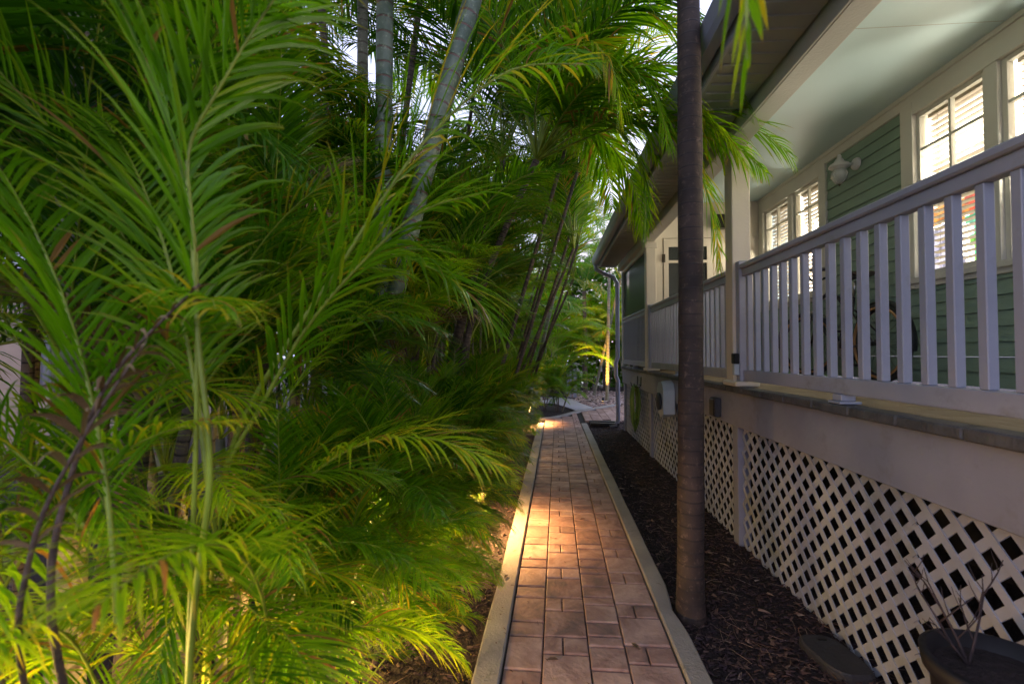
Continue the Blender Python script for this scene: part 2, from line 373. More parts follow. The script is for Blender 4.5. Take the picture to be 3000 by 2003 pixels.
# side arm of the path beyond the house corner
xs = [.80, .97, 1.2, 1.37, 1.6, 1.77, 2.0, 2.17, 2.4, 2.6, 2.8, 3.0, 3.2, 3.4, 3.6, 3.8]
for i, (a, b) in enumerate(zip(xs, xs[1:])):
    y = 9.98 + .1 * (i % 3); k = 0
    while y < bnd(a) - .03:
        d = [.24, .14, .17][(k + i) % 3]; y2 = y + d; sh = (y - 9.98) * .02
        paver([(a + sh, y), (b + sh, y), (b + sh, min(y2, bnd(b))), (a + sh, min(y2, bnd(a)))])
        y = y2; k += 1
pv.build('path', M['pavers'], kind='structure', label='grey pink concrete paver path running beside the porch')
jb = MB()
jb.add([(lx(1, -2), -2, .018), (lx(5, -2), -2, .018), (lx(5, 9.9), 9.9, .018), (4, 9.96, .018), (4, 15.7, .018)] + [(x, y, .018) for x, y in BND[-2:0:-1]] + [(lx(1, 9.8), 9.8, .018)],
       [tuple(range(5 + len(BND) - 2 + 1))])
jb.build('path_joints', M['joint'], kind='structure')
kb = MB()
def kerbline(pts, wd, z=.062):
    # pts: (left,right) pairs along the kerb, chamfered edges
    vs = []
    for (a, b) in pts:
        a = V(a); b = V(b); d = (b - a).normalized() * .008
        vs += [(a.x, a.y, 0), (a.x, a.y, z - .008), (a.x + d.x, a.y + d.y, z), (b.x - d.x, b.y - d.y, z), (b.x, b.y, z - .008), (b.x, b.y, 0)]
    fs = []
    for i in range(len(pts) - 1):
        for k in range(5): fs.append((i * 6 + k, i * 6 + k + 1, (i + 1) * 6 + k + 1, (i + 1) * 6 + k))
    fs += [tuple(range(6)), tuple(range((len(pts) - 1) * 6, len(pts) * 6))[::-1]]
    kb.add(vs, fs)
rk = random.Random(3)
kerbline([((lx(0, y) + rk.uniform(-.006, .006), y), (lx(1, y) - .006, y)) for y in [-2 + .5 * i for i in range(24)]], .1)
notch = [(-2, 0), (1, 0), (2.0, 0), (2.45, 0), (2.56, -.015), (2.66, -.03), (2.78, -.015), (2.95, 0)] + [(3 + .5 * i, 0) for i in range(1, 14)]
kerbline([((lx(5, y) + .006, y), (lx(6, y) + d + rk.uniform(-.004, .004), y)) for y, d in notch], .1)
bl = BND[1:-1]
kerbline([((x - .06, y + .14), (x + .012, y + .005)) for x, y in bl], .1)
kb.build('kerb', M['kerb'], kind='structure')
wk = MB()
wk.add([(-3, 15.6, .03), (-3, 14.6, .03), (.2, 13.4, .03), (.53, 12.5, .03), (.74, 11.7, .03), (1.27, 12.3, .03), (.95, 13.6, .03), (.78, 14.87, .03), (.35, 15.3, .03)], [tuple(range(9))])
wk.build('concrete_walk', M['walk'], kind='structure')

# mulch chips and twigs
def scatter(mb, n, area, size, aspect, zj=.012, r=None, tall=.4):
    for _ in range(n):
        x, y = area(); s = size * r.uniform(.5, 1.5); a = r.uniform(0, 2 * pi); l = s * aspect
        d = V((cos(a), sin(a), r.uniform(-tall, tall))).normalized() * l; p = V((x, y, r.uniform(.002, zj)))
        n2 = V((-sin(a), cos(a), r.uniform(-.6, .6))).normalized() * s
        u = d.cross(n2).normalized() * s * .35; c = (r.random(), 0, 0)
        q = [p - n2 * .5, p + n2 * .4 + u, p + d - n2 * .3 + u, p + d + n2 * .5, p + d * .5 + u * 1.6]
        mb.add(q, [(0, 1, 4), (1, 3, 4), (3, 2, 4), (2, 0, 4)], 0, c)
r1 = random.Random(11)
mc = MB()
def bedR():
    y = .9 + 9 * r1.random() ** 1.7; return r1.uniform(lx(6, y) + .01, 1.62), y
def bedL():
    y = .8 + 9 * r1.random() ** 1.5; return r1.uniform(-1.6, lx(0, y) - .01), y
scatter(mc, 15000, bedR, .010, 2.6, .014, r1)
scatter(mc, 9000, bedL, .011, 2.6, .014, r1)
mc.build('mulch', M['chips'], kind='stuff', label='dark brown wood mulch covering the planting beds', cat='mulch')
tw = MB()
for _ in range(1150):
    x, y = bedR() if r1.random() < .75 else bedL(); a = r1.uniform(0, 2 * pi); L = r1.uniform(.03, .14); c = (r1.random(), 0, 0)
    k = r1.uniform(-.6, .6); p = V((x, y, .018)); pts = [p]
    for i in range(3): a += k * .4; p = p + V((cos(a), sin(a), r1.uniform(-.05, .12))) * L / 3; pts.append(p.copy())
    tw.tube(pts, [.0016, .0014, .0012, .0006], 3, cap=False, col=c)
scatter(tw, 420, lambda: bedR() if r1.random() < .6 else bedL(), .016, 2.8, .03, r1, .15)
for _ in range(110):
    y = 1.6 + 7 * r1.random() ** 1.6; x = r1.uniform(lx(0, y) + .02, lx(6, y) - .02)
    if r1.random() < .6: x = lx(0, y) + .02 + abs(r1.gauss(0, .22))
    a = r1.uniform(0, 2 * pi); L = r1.uniform(.012, .06); p = V((x, y, .0665 if (x < lx(1, y) + .01 or x > lx(5, y) - .01) else .0485)); d_ = V((cos(a), sin(a), 0)) * L; n_ = V((-sin(a), cos(a), 0)) * r1.uniform(.0015, .005)
    tw.add([p, p + d_ * .5 + n_ + V((0, 0, .003)), p + d_, p + d_ * .5 - n_ + V((0, 0, .003))], [(0, 1, 2, 3)], 0, (r1.random() * .6, 0, 0))
tw.build('twig_litter', M['straw'], kind='stuff', label='fine dry twigs and pine straw strewn over the mulch', cat='litter')
gv = MB()
for _ in range(3800):
    y = r1.uniform(11.9, 18); x = r1.uniform(.6, 5)
    xl = 1.27 + (12.3 - y) * (.25 if y < 14.9 else .17)
    if x < xl + .03 or y < bnd(x) + .16: continue
    s = r1.uniform(.015, .045); a = r1.uniform(0, pi); c = (r1.random(), 0, 0)
    vs = []
    for k in range(6):
        t = a + k * pi / 3; vs.append((x + s * cos(t) * 1.3, y + s * sin(t), .01))
    vs += [(x + .6 * (vx - x), y + .6 * (vy - y), .01 + s * .7) for vx, vy, _ in vs]
    gv.add(vs, [(k, (k + 1) % 6, 6 + (k + 1) % 6, 6 + k) for k in range(6)] + [tuple(range(6, 12))], 0, c)
gv.build('gravel', M['gravel'], kind='stuff', label='pinkish brown river gravel around the far palm trunks', cat='gravel')
# fallen leaves on the path
lv = [(-.12, 2.95, 'small curled brown leaf lying on the left kerb', 1.3), (.30, 4.05, 'dark narrow leaf lying near the middle joint of the path', .4),
      (.02, 2.2, 'brown leaf stain sized flake lying on the nearest left pavers', .1), (.43, 2.33, 'tiny brown leaf flake on the right column of pavers', 2.2)]
for x, y, lab, a in lv:
    q = MB(); d = V((cos(a), sin(a), 0)); n_ = V((-sin(a), cos(a), 0)); L = .028; z = .052 if x > -.2 else .07
    if x < -.1: x = lx(0, y) + .05; z = .066
    P = [V((x, y, z)) + d * (t * L) + n_ * (wq * .010) + V((0, 0, .006 * abs(wq))) for t in (-1, -.3, .4, 1) for wq in (-(1 - t * t) - .05, 0, (1 - t * t) + .05)]
    P += [p + V((0, 0, .0012)) for p in P]
    fs = [(i * 3 + j, i * 3 + j + 1, i * 3 + j + 4, i * 3 + j + 3) for i in range(3) for j in range(2)]
    fs += [tuple(k + 12 for k in f) for f in fs]
    q.add(P, fs); q.build('fallen_leaf', M['brownstalk'], org=(x, y, z), label=lab, cat='leaf')

# ------------------------------------------------------------------ HOUSE
XW, XR = 3.10, 1.48
house = thing('house', (3.1, 5, 0), 'sage green house with white trimmed windows and covered porch', 'house')
wl = MB()
W1 = (5.28, 6.84, 2.12, 3.60); W2 = (1.30, 4.16, 2.06, 3.60)
def wallrow(z0, z1, lap):
    segs = [(-1.0, 9.1)]
    for (a, b, c, d) in (W1, W2):
        if z1 > c + .09 and z0 < d - .02:
            ns = []
            for (p, q) in segs:
                if b <= p or a >= q: ns.append((p, q)); continue
                if a > p: ns.append((p, a))
                if b < q: ns.append((b, q))
            segs = ns
    for p, q in segs:
        wl.hexa([(XW - lap, p, z0), (XW + .12, p, z0), (XW + .12, q, z0), (XW - lap, q, z0), (XW - .004, p, z1), (XW + .12, p, z1), (XW + .12, q, z1), (XW - .004, q, z1)])
z = 1.26
while z < 3.58:
    wallrow(z, min(z + .105, 3.62), .017); z += .107
wl.build('wall', M['siding'], house)
t = MB()
t.box(XW - .03, XW + .1, -1, 9.1, 3.60, 3.715, bev=.003)          # frieze
t.box(XW - .045, XW - .028, -1, 9.1, 3.68, 3.722, bev=.003)
t.build('frieze_board', M['trim'], house)

def window(y0, y1, z0, z1, panes, seed, muntin_z, colours, lamps=()):
    wz0, wz1, wy0, wy1 = z0 - .02, z1 + .02, y0 - .02, y1 + .02
    fr = MB(); T = .11
    fr.box(XW - .034, XW + .10, wy0, y0 + T, wz0, wz1, bev=.003); fr.box(XW - .034, XW + .10, y1 - T, wy1, wz0, wz1, bev=.003)
    fr.box(XW - .032, XW + .10, y0 + T, y1 - T, z1 - T + .02, wz1, bev=.003)
    fr.box(XW - .032, XW + .10, y0 + T, y1 - T, wz0, z0 + .07, bev=.003)
    for (a, b), (c, d) in zip(panes, panes[1:]):
        fr.box(XW - .025, XW + .09, b + .02, c - .02, z0 + .07, z1 - T + .02, bev=.003)
    o = fr.build('window', M['trim'], house)
    sm = MB(); sm.box(XW - .055, XW - .036, wy0 - .01, wy1 + .01, z0 + .02, z0 + .065, bev=.003); sm.build('sill', M['trim'], o)
    zb, zt = z0 + .07, z1 - T + .02
    for (a, b) in panes:
        s = MB()
        s.box(XW + .005, XW + .05, a - .02, a + .018, zb, zt, bev=.002); s.box(XW + .005, XW + .05, b - .018, b + .02, zb, zt, bev=.002)
        s.box(XW + .006, XW + .05, a + .018, b - .018, zt - .035, zt, bev=.002); s.box(XW + .006, XW + .05, a + .018, b - .018, zb, zb + .045, bev=.002)
        mid = (a + b) / 2
        s.box(XW + .012, XW + .045, mid - .011, mid + .011, muntin_z - .3, zt - .035)
        s.box(XW + .012, XW + .045, a + .018, mid - .011, muntin_z - .011, muntin_z + .011); s.box(XW + .012, XW + .045, mid + .011, b - .018, muntin_z - .011, muntin_z + .011)
        s.box(XW + .010, XW + .047, a + .018, b - .018, muntin_z - .34, muntin_z - .30)
        s.build('sash', M['trim'], o)
        gl = MB(); gl.box(XW + .026, XW + .030, a + .018, b - .018, zb + .045, zt - .035); gl.build('pane', M['glass'], o)
        bl_ = MB(); zz = zb + .06
        while zz < zt - .05:
            bl_.hexa([(XW + .075, a + .03, zz), (XW + .118, a + .03, zz - .012), (XW + .118, b - .03, zz - .012), (XW + .075, b - .03, zz),
                      (XW + .075, a + .03, zz + .002), (XW + .118, a + .03, zz - .009), (XW + .118, b - .03, zz - .009), (XW + .075, b - .03, zz + .002)])
            zz += .048
        for yy in (a + .09, b - .09): bl_.box(XW + .092, XW + .094, yy, yy + .003, zb + .05, zt)
        bl_.box(XW + .07, XW + .11, a + .02, b - .02, zt - .05, zt - .01)
        bl_.build('blind', M['blind'], o)
    # the lit room behind: side walls and bright back wall, coloured patches
    rm = MB(); X2 = XW + .4; ny, nz = 110, 80; ya, yb, za, zc = y0 - .2, y1 + 1.1, 1.9, 4.5
    rr = random.Random(seed); base = (.95, .80, .62)
    for i in range(ny):
        for k in range(nz):
            a = ya + (yb - ya) * i / ny; b = ya + (yb - ya) * (i + 1) / ny; c = za + (zc - za) * k / nz; d = za + (zc - za) * (k + 1) / nz
            col = base; ym = (a + b) / 2; zm = (c + d) / 2
            for (u0, u1, v0, v1, cc) in colours:
                wob = .03 * sin(ym * 23 + zm * 31) + .025 * sin(ym * 57 - zm * 41)
                if u0 < ym + wob < u1 and v0 < zm + wob < v1: col = [c0 * (.62 + .3 * sin(ym * 37 + zm * 29)) + .015 + .01 * sin(zm * 90) for c0 in cc]
            f = rr.uniform(.88, 1.06)
            rm.add([(X2, a, c), (X2, b, c), (X2, b, d), (X2, a, d)], [(0, 3, 2, 1)], 0, tuple(x * f for x in col))
    for (a, b) in ((ya, ya), (yb, yb)): rm.add([(XW + .121, a, za), (X2, a, za), (X2, a, zc), (XW + .121, a, zc)], [(0, 1, 2, 3)], 0, base)
    rm.build('lit_room', M['room'], o)
    for (lyy, lzz, en) in lamps:
        b_ = MB(); b_.lathe((XW + .30, lyy, lzz), [(0, -.03), (.022, -.02), (.03, .0), (.022, .022), (0, .03)], 14); b_.build('room_lamp', M['roombulb'], o)
        l = bpy.data.lights.new('room_light', 'POINT'); l.energy = en; l.color = (1., .90, .74); l.shadow_soft_size = .06
        lo = bpy.data.objects.new('room_light', l); COL.objects.link(lo); lo.parent = o; lo.location = V((XW + .245, lyy, lzz)) - house.location
    return o
WARM = (1.0, .80, .55); COOL = (.95, 1.0, .98)
window(*W1, [(5.39, 5.95), (6.09, 6.72)], 5, 3.24,
       [(4, 6.2, 2.7, 4.1, (0.341, 0.248, 0.136)), (4, 8, 3.55, 4.2, (1., .9, .75)), (6.6, 9, 1, 4.2, (0.186, 0.211, 0.205)), (6.9, 7.2, 2.0, 4.0, (0.099, 0.118, 0.124))], lamps=[(6.1, 2.75, 14)])
window(*W2, [(1.42, 1.99), (2.13, 2.70), (2.74, 3.31), (3.45, 4.04)], 9, 3.2,
       [(4.08, 4.5, 2.64, 2.84, (0.248, 0.081, 0.012)), (3.5, 4.06, 2.66, 2.84, (0.223, 0.022, 0.007)), (3.3, 4.05, 2.30, 2.66, (0.025, 0.161, 0.074)), (3.6, 4.0, 2.24, 2.46, (0.074, 0.186, 0.019)), (4.14, 4.5, 2.2, 2.62, (0.161, 0.143, 0.192)), (2.2, 3.3, 2.58, 2.84, (0.223, 0.037, 0.009)),
        (4.52, 5.6, 1, 4.2, (1., .8, .55)), (1, 9, 3.7, 4.6, (1., .95, .85))], lamps=[(2.55, 2.7, 36), (3.86, 2.98, 4)])

c = MB(); c.box(1.54, XW + .12, -1.2, 9.3, 3.722, 3.76); c.build('ceiling', M['ceiling'], house)
c = MB()
for yy in (.8, 3.24, 5.68):
    c = MB(); c.box(1.56, XW - .05, yy, yy + .004, 3.7205, 3.7215); c.build('ceiling_seam', M['soffit'], house)
c = MB(); c.box(1.40, 1.54, -1.2, 9.12, 3.12, 3.72, bev=.005); c.box(1.385, 1.399, -1.2, 9.12, 3.12, 3.20, bev=.003); c.build('beam', M['beam'], house)
YE = 9.35
sf = MB(); sf.hexa([(1.04, -1.2, 3.25), (1.384, -1.2, 3.235), (1.384, YE, 3.235), (1.04, YE, 3.25), (1.04, -1.2, 3.27), (1.384, -1.2, 3.255), (1.384, YE, 3.255), (1.04, YE, 3.27)])
for i in range(104):
    y = -1.1 + i * .1
    sf.box(1.06, 1.37, y, y + .006, 3.232, 3.246, 0)
sf.build('soffit', M['soffit'], house)
sf = MB(); sf.box(1.015, 1.038, -1.2, YE, 3.235, 3.42, bev=.004); sf.build('eave_fascia', M['rail'], house)
gt = MB()
prof = [(.89, 3.42), (.89, 3.32), (.87, 3.29), (.81, 3.29), (.795, 3.33), (.785, 3.41), (.775, 3.415), (.777, 3.40), (.79, 3.32), (.81, 3.28), (.875, 3.28), (.894, 3.31), (.894, 3.42)]
gt.add([(x + .12, -1.2, z) for x, z in prof] + [(x + .12, YE, z) for x, z in prof], [(i, (i + 1) % 13, 13 + (i + 1) % 13, 13 + i) for i in range(13)])
gt.build('gutter', M['rail'], house)
rf = MB(); rf.hexa([(.96, -1.2, 3.425), (4.4, -1.2, 5.4), (4.4, YE, 5.4), (.96, YE, 3.425), (.96, -1.2, 3.46), (4.4, -1.2, 5.44), (4.4, YE, 5.44), (.96, YE, 3.46)])
for i in range(25):
    y = -1.1 + i * .42; rf.bar((.97, y, 3.475), (4.39, y, 5.455), .03, .03)
rf.hexa([(XW + .05, -1.0, 3.77), (XW + .12, -1.0, 3.77), (XW + .12, YE, 3.77), (XW + .05, YE, 3.77), (XW + .05, -1.0, 4.65), (XW + .12, -1.0, 4.65), (XW + .12, YE, 4.65), (XW + .05, YE, 4.65)])
rf.build('roof', M['roof'], house)
# columns
for y in (.55, 3.62, 6.68):
    cb = MB(); cb.box(1.42, 1.56, y, y + .14, 1.262, 3.118, bev=.006)
    cb.box(1.405, 1.575, y - .015, y + .155, 3.02, 3.10, bev=.004)
    cb.build('column', M['cream'], house)

# far screened room at the end of the porch
srm = thing('screened_room', (1.48, 6.8, 0), 'cream screened porch room at the far end of the porch', 'room')
c = MB()
Yf = 6.86
c.box(1.565, 1.70, Yf, Yf + .1, 1.262, 3.718, bev=.004); c.box(1.70, 3.08, Yf + .004, Yf + .1, 3.20, 3.718, bev=.003)
c.box(2.43, 3.08, Yf, Yf + .1, 1.262, 3.198, bev=.004)
c.build('wall', M['cream'], srm)
d = MB()
for (a, b, e, f) in ((1.71, 1.78, 1.27, 3.19), (2.33, 2.42, 1.27, 3.19), (1.78, 2.33, 3.07, 3.19), (1.78, 2.33, 1.27, 1.50), (1.78, 2.33, 2.83, 2.87), (1.78, 2.33, 2.1, 2.14)):
    d.box(a, b, Yf - .012, Yf + .028, e, f, bev=.002)
dd = d.build('screen_door', M['cream'], srm)
d = MB(); d.box(1.78, 2.33, Yf + .006, Yf + .010, 1.5, 3.07); d.build('screen', M['screen'], dd)
d = MB(); d.box(1.69, 1.725, Yf - .03, Yf - .01, 2.86, 2.94); d.box(1.685, 1.73, Yf - .022, Yf - .013, 2.84, 2.96); d.build('hinge', M['bronze'], dd)
d = MB(); d.box(1.45, 1.54, 6.86, 6.96, 1.25, 3.118, bev=.003); d.box(1.455, 1.535, 6.962, 8.998, 3.05, 3.117); d.box(1.45, 1.54, 9.0, 9.1, 1.25, 3.118, bev=.003); d.build('side_frame', M['trim'], srm)
d = MB(); d.box(1.49, 1.494, 6.96, 9.0, 2.2, 3.05); d.build('screen', M['screen'], srm)
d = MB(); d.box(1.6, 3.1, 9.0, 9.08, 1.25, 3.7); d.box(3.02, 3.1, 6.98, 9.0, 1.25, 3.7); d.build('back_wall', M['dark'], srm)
t = thing('wall_speaker', (2.52, 6.8, 3.35), 'small dark box mounted high on the cream wall under the porch ceiling', 'speaker')
m = MB(); m.box(2.42, 2.62, 6.70, 6.83, 3.30, 3.50, bev=.012); m.build('case', M['black'], t)
m = MB(); m.box(2.50, 2.54, 6.83, 6.858, 3.36, 3.44, bev=.003); m.build('bracket', M['bronze'], t)
dp = MB()
dp.tube([(.96, 9.25, 3.29), (.97, 9.26, 3.20), (1.10, 9.28, 3.12), (1.32, 9.30, 3.04), (1.40, 9.30, 2.92), (1.40, 9.30, 1.42), (1.36, 9.30, 1.30), (1.36, 9.30, 1.05), (1.40, 9.30, .95), (1.40, 9.30, .16), (1.36, 9.30, .07), (1.24, 9.30, .03)], .042, 8)
dp.build('downspout', M['rail'], house)
tagd = MB()
tagd.hexa([(.86, 9.3, .065), (1.42, 9.26, .065), (1.42, 9.36, .065), (.86, 9.40, .065), (.86, 9.3, .10), (1.42, 9.26, .10), (1.42, 9.36, .10), (.86, 9.40, .10)])
tagd.hexa([(.86, 9.62, .03), (1.42, 9.58, .03), (1.42, 9.68, .03), (.86, 9.72, .03), (.86, 9.62, .09), (1.42, 9.58, .09), (1.42, 9.68, .09), (.86, 9.72, .09)])
tagd.hexa([(.87, 9.41, .02), (1.42, 9.37, .02), (1.42, 9.58, .02), (.87, 9.61, .02), (.87, 9.41, .05), (1.42, 9.37, .05), (1.42, 9.58, .05), (.87, 9.61, .05)])
tagd.build('drain_channel', M['lid'], org=(1.1, 9.5, 0), label='black drain channel across the bed at the downspout foot', cat='drain')

# porch deck
deck = thing('porch_deck', (1.48, 5, 0), 'raised porch deck with white rim board, dark edge bricks and tan floor', 'deck')
d = MB(); d.box(1.46, 1.50, -1, 9.1, .93, 1.195, bev=.004); d.box(1.52, 3.08, 9.06, 9.1, .02, 1.19); d.build('rim_board', M['white'], deck)
d = MB(); y = -1.
while y < 9.08:
    L = .30; d.box(1.425, 1.53, y, min(y + L - .004, 9.1), 1.199, 1.245 + rnd.uniform(-.002, .002), bev=.006); y += L
d.build('edge_bricks', M['edgebrick'], deck)
d = MB(); y = -1.; i = 0
while y < 9.0:
    x = 1.534 + (-.1 if i % 2 else 0)
    while x < 3.08:
        d.box(max(x, 1.534), min(x + .196, 3.088), y, min(y + .196, 9.0), 1.20, 1.245 + rnd.uniform(-.001, .001), bev=.003); x += .2
    y += .2; i += 1
d.build('floor', M['deckstone'], deck)
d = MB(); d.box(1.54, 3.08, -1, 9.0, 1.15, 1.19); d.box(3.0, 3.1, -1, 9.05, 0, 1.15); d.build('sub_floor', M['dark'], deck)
for y in (.6, 3.70, 6.72, 8.95):
    d = MB(); d.box(1.478, 1.575, y, y + .10, 0, .928, bev=.004); d.build('post', M['white'], deck)

# lattice panels
def lattice(y0, y1, lab):
    m = MB(); z0, z1 = .0, .928; P = .094 * math.sqrt(2); wd = .034
    for sgn, x in ((1, 1.513), (-1, 1.5185)):
        k = y0 - (z1 - z0)
        while k < y1 + (z1 - z0):
            # line y = k + sgn*z (from z0..z1)
            a, b = (k, k + (z1 - z0)) if sgn > 0 else (k, k - (z1 - z0))
            za, zb = z0, z1
            def clipz(za, zb, a, b):
                pts = []
                for (zz, yy) in ((za, a), (zb, b)): pts.append([yy, zz])
                dy = (b - a); dz = zb - za
                t0, t1 = 0., 1.
                lo = (y0 - a) / dy; hi = (y1 - a) / dy
                if lo > hi: lo, hi = hi, lo
                t0 = max(t0, lo); t1 = min(t1, hi)
                return (t0, t1) if t1 - t0 > .02 else None
            tt = clipz(za, zb, a, b)
            if tt:
                t0, t1 = tt
                m.bar((x, a + (b - a) * t0, za + (zb - za) * t0), (x, a + (b - a) * t1, za + (zb - za) * t1), wd, .005, up=(1, 0, 0))
            k += P
    return m.build('lattice_panel', M['lattice'], org=(1.51, (y0 + y1) / 2, 0), label=lab, cat='lattice', group='white lattice panels skirting the porch')
lattice(.7, 2.02, 'nearest white diagonal lattice panel beside the dark pot')
lattice(2.03, 3.70, 'large white diagonal lattice panel between the near seam and the first post')
lattice(3.80, 6.72, 'middle white lattice panel partly behind the dark palm trunk')
lattice(6.82, 8.95, 'farthest white lattice panel behind the hanging garden hose')

# railings
def railing(y0, y1, lab, foot=None, fine=False, skirt=False):
    t = thing('porch_railing', (1.48, y0, 1.24), lab, 'railing', 'white porch railings')
    m = MB(); m.box(1.44, 1.53, y0, y1, 2.135, 2.172, bev=.008); m.box(1.46, 1.51, y0, y1, 2.078, 2.134, bev=.004); m.build('top_rail', M['rail'], t)
    m = MB(); m.box(1.462, 1.508, y0, y1, 1.295, 1.375, bev=.004); m.build('bottom_rail', M['rail'], t)
    n = int((y1 - y0) / (.118 if not fine else .112)); st = (y1 - y0) / n
    proto = None
    for i in range(n):
        y = y0 + st * (i + .5)
        if proto is None:
            m = MB(); m.box(1.468, 1.504, y - .018, y + .018, 1.376, 2.077, bev=.003); proto = m.build('baluster', M['rail'], t)
            Y0 = y
        else:
            o = proto.copy(); COL.objects.link(o); o.parent = t; o.location = (0, y - Y0, 0)
    if foot:
        for fy in foot:
            m = MB(); m.box(1.45, 1.52, fy - .035, fy + .035, 1.262, 1.294, bev=.003); m.box(1.435, 1.54, fy - .05, fy + .05, 1.248, 1.261, bev=.003); m.build('foot_block', M['rail'], t)
    return t
railing(.75, 3.545, 'long near porch railing of white square balusters', [2.42])
railing(3.835, 6.60, 'middle porch railing passing behind the dark palm trunk', [5.3])
railing(6.84, 8.99, 'short far railing below the screened opening', [7.9], fine=True)
for y, lab in ((3.62, 'white rail post at the cream column right of the palm trunk'), (6.68, 'white rail post at the far cream column by the screen door')):
    t = thing('rail_post', (1.46, y, 1.24), lab, 'post', 'white rail posts')
    m = MB(); m.box(1.44, 1.54, y - .07, y - .003, 1.29, 2.20, bev=.005); m.build('post', M['rail'], t)
    m = MB(); m.box(1.40, 1.58, y - .09, y + .17, 1.249, 1.289, bev=.010); m.build('post_base', M['cream'], t)
# small dark light box on rail post
t = thing('post_light', (1.42, 3.57, 1.35), 'small black step light fixed low on the near rail post', 'light')
m = MB(); m.box(1.395, 1.438, 3.545, 3.60, 1.42, 1.50, bev=.006); m.build('housing', M['black'], t)
m = MB(); m.box(1.40, 1.436, 3.55, 3.595, 1.335, 1.418, bev=.004); m.build('lens', M['greyplastic'], t)

# wall lantern
t = thing('wall_lantern', (3.07, 4.84, 3.2), 'unlit white wall lantern with glass globe between the two windows', 'lantern')
yl, zl = 4.76, 3.37
m = MB(); m.lathe((3.083, yl, zl + .02), [(.0, -.045), (.03, -.04), (.055, -.025), (.062, -.01), (.062, .0)], 20, axis='x'); m.build('backplate', M['lampwhite'], t)
m = MB(); m.tube([(3.06, yl, zl + .03), (3.02, yl, zl + .02), (2.98, yl, zl + .01), (2.94, yl, zl + .03)], .014, 8); m.build('arm', M['lampwhite'], t)
m = MB(); m.lathe((2.915, yl, zl), [(0, .125), (.012, .12), (.02, .10), (.018, .085), (.035, .065), (.045, .042), (.08, .02), (.092, .0), (.09, -.012), (.07, -.014), (.06, -.02), (.058, -.035), (0, -.035)], 24); m.build('shade', M['lampwhite'], t)
m = MB(); m.lathe((2.915, yl, zl - .036), [(.055, 0), (.072, -.03), (.074, -.06), (.06, -.10), (.034, -.13), (.0, -.14)], 20); m.build('globe', M['frost'], t)
m = MB(); m.lathe((2.915, yl, zl - .175), [(0, 0), (.01, -.004), (.012, -.014), (.004, -.022), (0, -.03)], 12); m.build('finial', M['bronze'], t)
m = MB()
for k in range(4):
    a = k * pi / 2 + .4
    m.tube([(2.915 + .05 * cos(a), yl + .05 * sin(a), zl - .03), (2.915 + .08 * cos(a), yl + .08 * sin(a), zl - .09), (2.915 + .04 * cos(a), yl + .04 * sin(a), zl - .165), (2.915, yl, zl - .176)], .003, 5)
m.build('cage', M['lampwhite'], t)

# bicycle leaning along the wall
XB = 2.86; ZB = 1.247; RW = .345
bk = thing('bicycle', (XB, 4.7, ZB), 'black bicycle with tan walled tyres parked behind the porch railing', 'bicycle')
def wheel(y, ang, name='wheel'):
    c = V((XB, y, ZB + RW)); ax = V((cos(ang), sin(ang), 0)); f = V((-sin(ang), cos(ang), 0)); up = V((0, 0, 1))
    def circ(r, off=0, n=48): return [c + ax * off + (f * cos(2 * pi * k / n) + up * sin(2 * pi * k / n)) * r for k in range(n)]
    h = MB(); h.tube([c - ax * .05, c + ax * .05], .022, 10); h.tube(circ(RW - .062), .010, 6, closed=True)
    for k in range(28):
        a = 2 * pi * k / 28; a2 = a + (.35 if k % 2 else -.35)
        h.tube([c + ax * (.03 if k % 4 < 2 else -.03) + (f * cos(a2) + up * sin(a2)) * .02, c + (f * cos(a) + up * sin(a)) * (RW - .062)], .0014, 3, cap=False)
    w_ = h.build(name, M['black'], bk)
    m = MB(); m.tube(circ(RW - .026), .028, 10, closed=True); m.build('tyre', M['rubber'], w_)
    m = MB()
    for off in (-.024, .024): m.tube(circ(RW - .044, off), .012, 6, closed=True)
    m.build('tyre_wall', M['tan'], w_)
    return c, ax, f
rc, _, _ = wheel(4.16, 0)
fc, fax, ff = wheel(5.27, R(24))
fm = MB()
BB = V((XB, 4.60, ZB + .30)); HD = V((XB, 5.06, ZB + .84)); HL = V((XB, 5.11, ZB + .66)); ST = V((XB, 4.50, ZB + .78))
fm.tube([BB, ST], .017, 8); fm.tube([BB, V((XB, 4.8, ZB + .36)), V((XB, 5.02, ZB + .55)), HL], .022, 8)
fm.tube([V((XB, 4.535, ZB + .62)), V((XB, 4.72, ZB + .80)), V((XB, 4.9, ZB + .86)), HD - V((0, 0, .04))], .018, 8)
fm.tube([HD, HL], .021, 8)
for s in (-1, 1):
    fm.tube([BB + V((s * .02, 0, 0)), rc + V((s * .06, 0, 0))], .010, 6); fm.tube([V((XB + s * .02, 4.52, ZB + .66)), rc + V((s * .06, 0, 0))], .008, 6)
    fm.tube([HL + V((s * .03, .01, 0)), fc + fax * (s * .055)], .012, 6)
fm.build('frame', M['black'], bk)
m = MB(); m.tube([ST, V((XB, 4.47, ZB + .93))], .013, 8); m.build('seat_post', M['steel'], bk)
m = MB(); P = []
for (dy, wd, z) in ((-.15, .02, .95), (-.13, .10, .975), (-.06, .115, .985), (.0, .07, .975), (.08, .03, .965), (.14, .018, .955), (.16, .006, .945)):
    for k in range(8):
        a = 2 * pi * k / 8; P.append((XB + wd * cos(a), 4.46 + dy, ZB + z + .028 * sin(a)))
m.add(P, [(i * 8 + k, i * 8 + (k + 1) % 8, (i + 1) * 8 + (k + 1) % 8, (i + 1) * 8 + k) for i in range(6) for k in range(8)] + [tuple(range(8)), tuple(range(48, 56))], smooth=True)
m.build('saddle', M['saddle'], bk)
m = MB(); S0 = HD + V((0, -.02, .12)); m.tube([HD, S0, S0 + V((0, .05, .03))], .014, 8); m.build('stem', M['black'], bk)
m = MB()
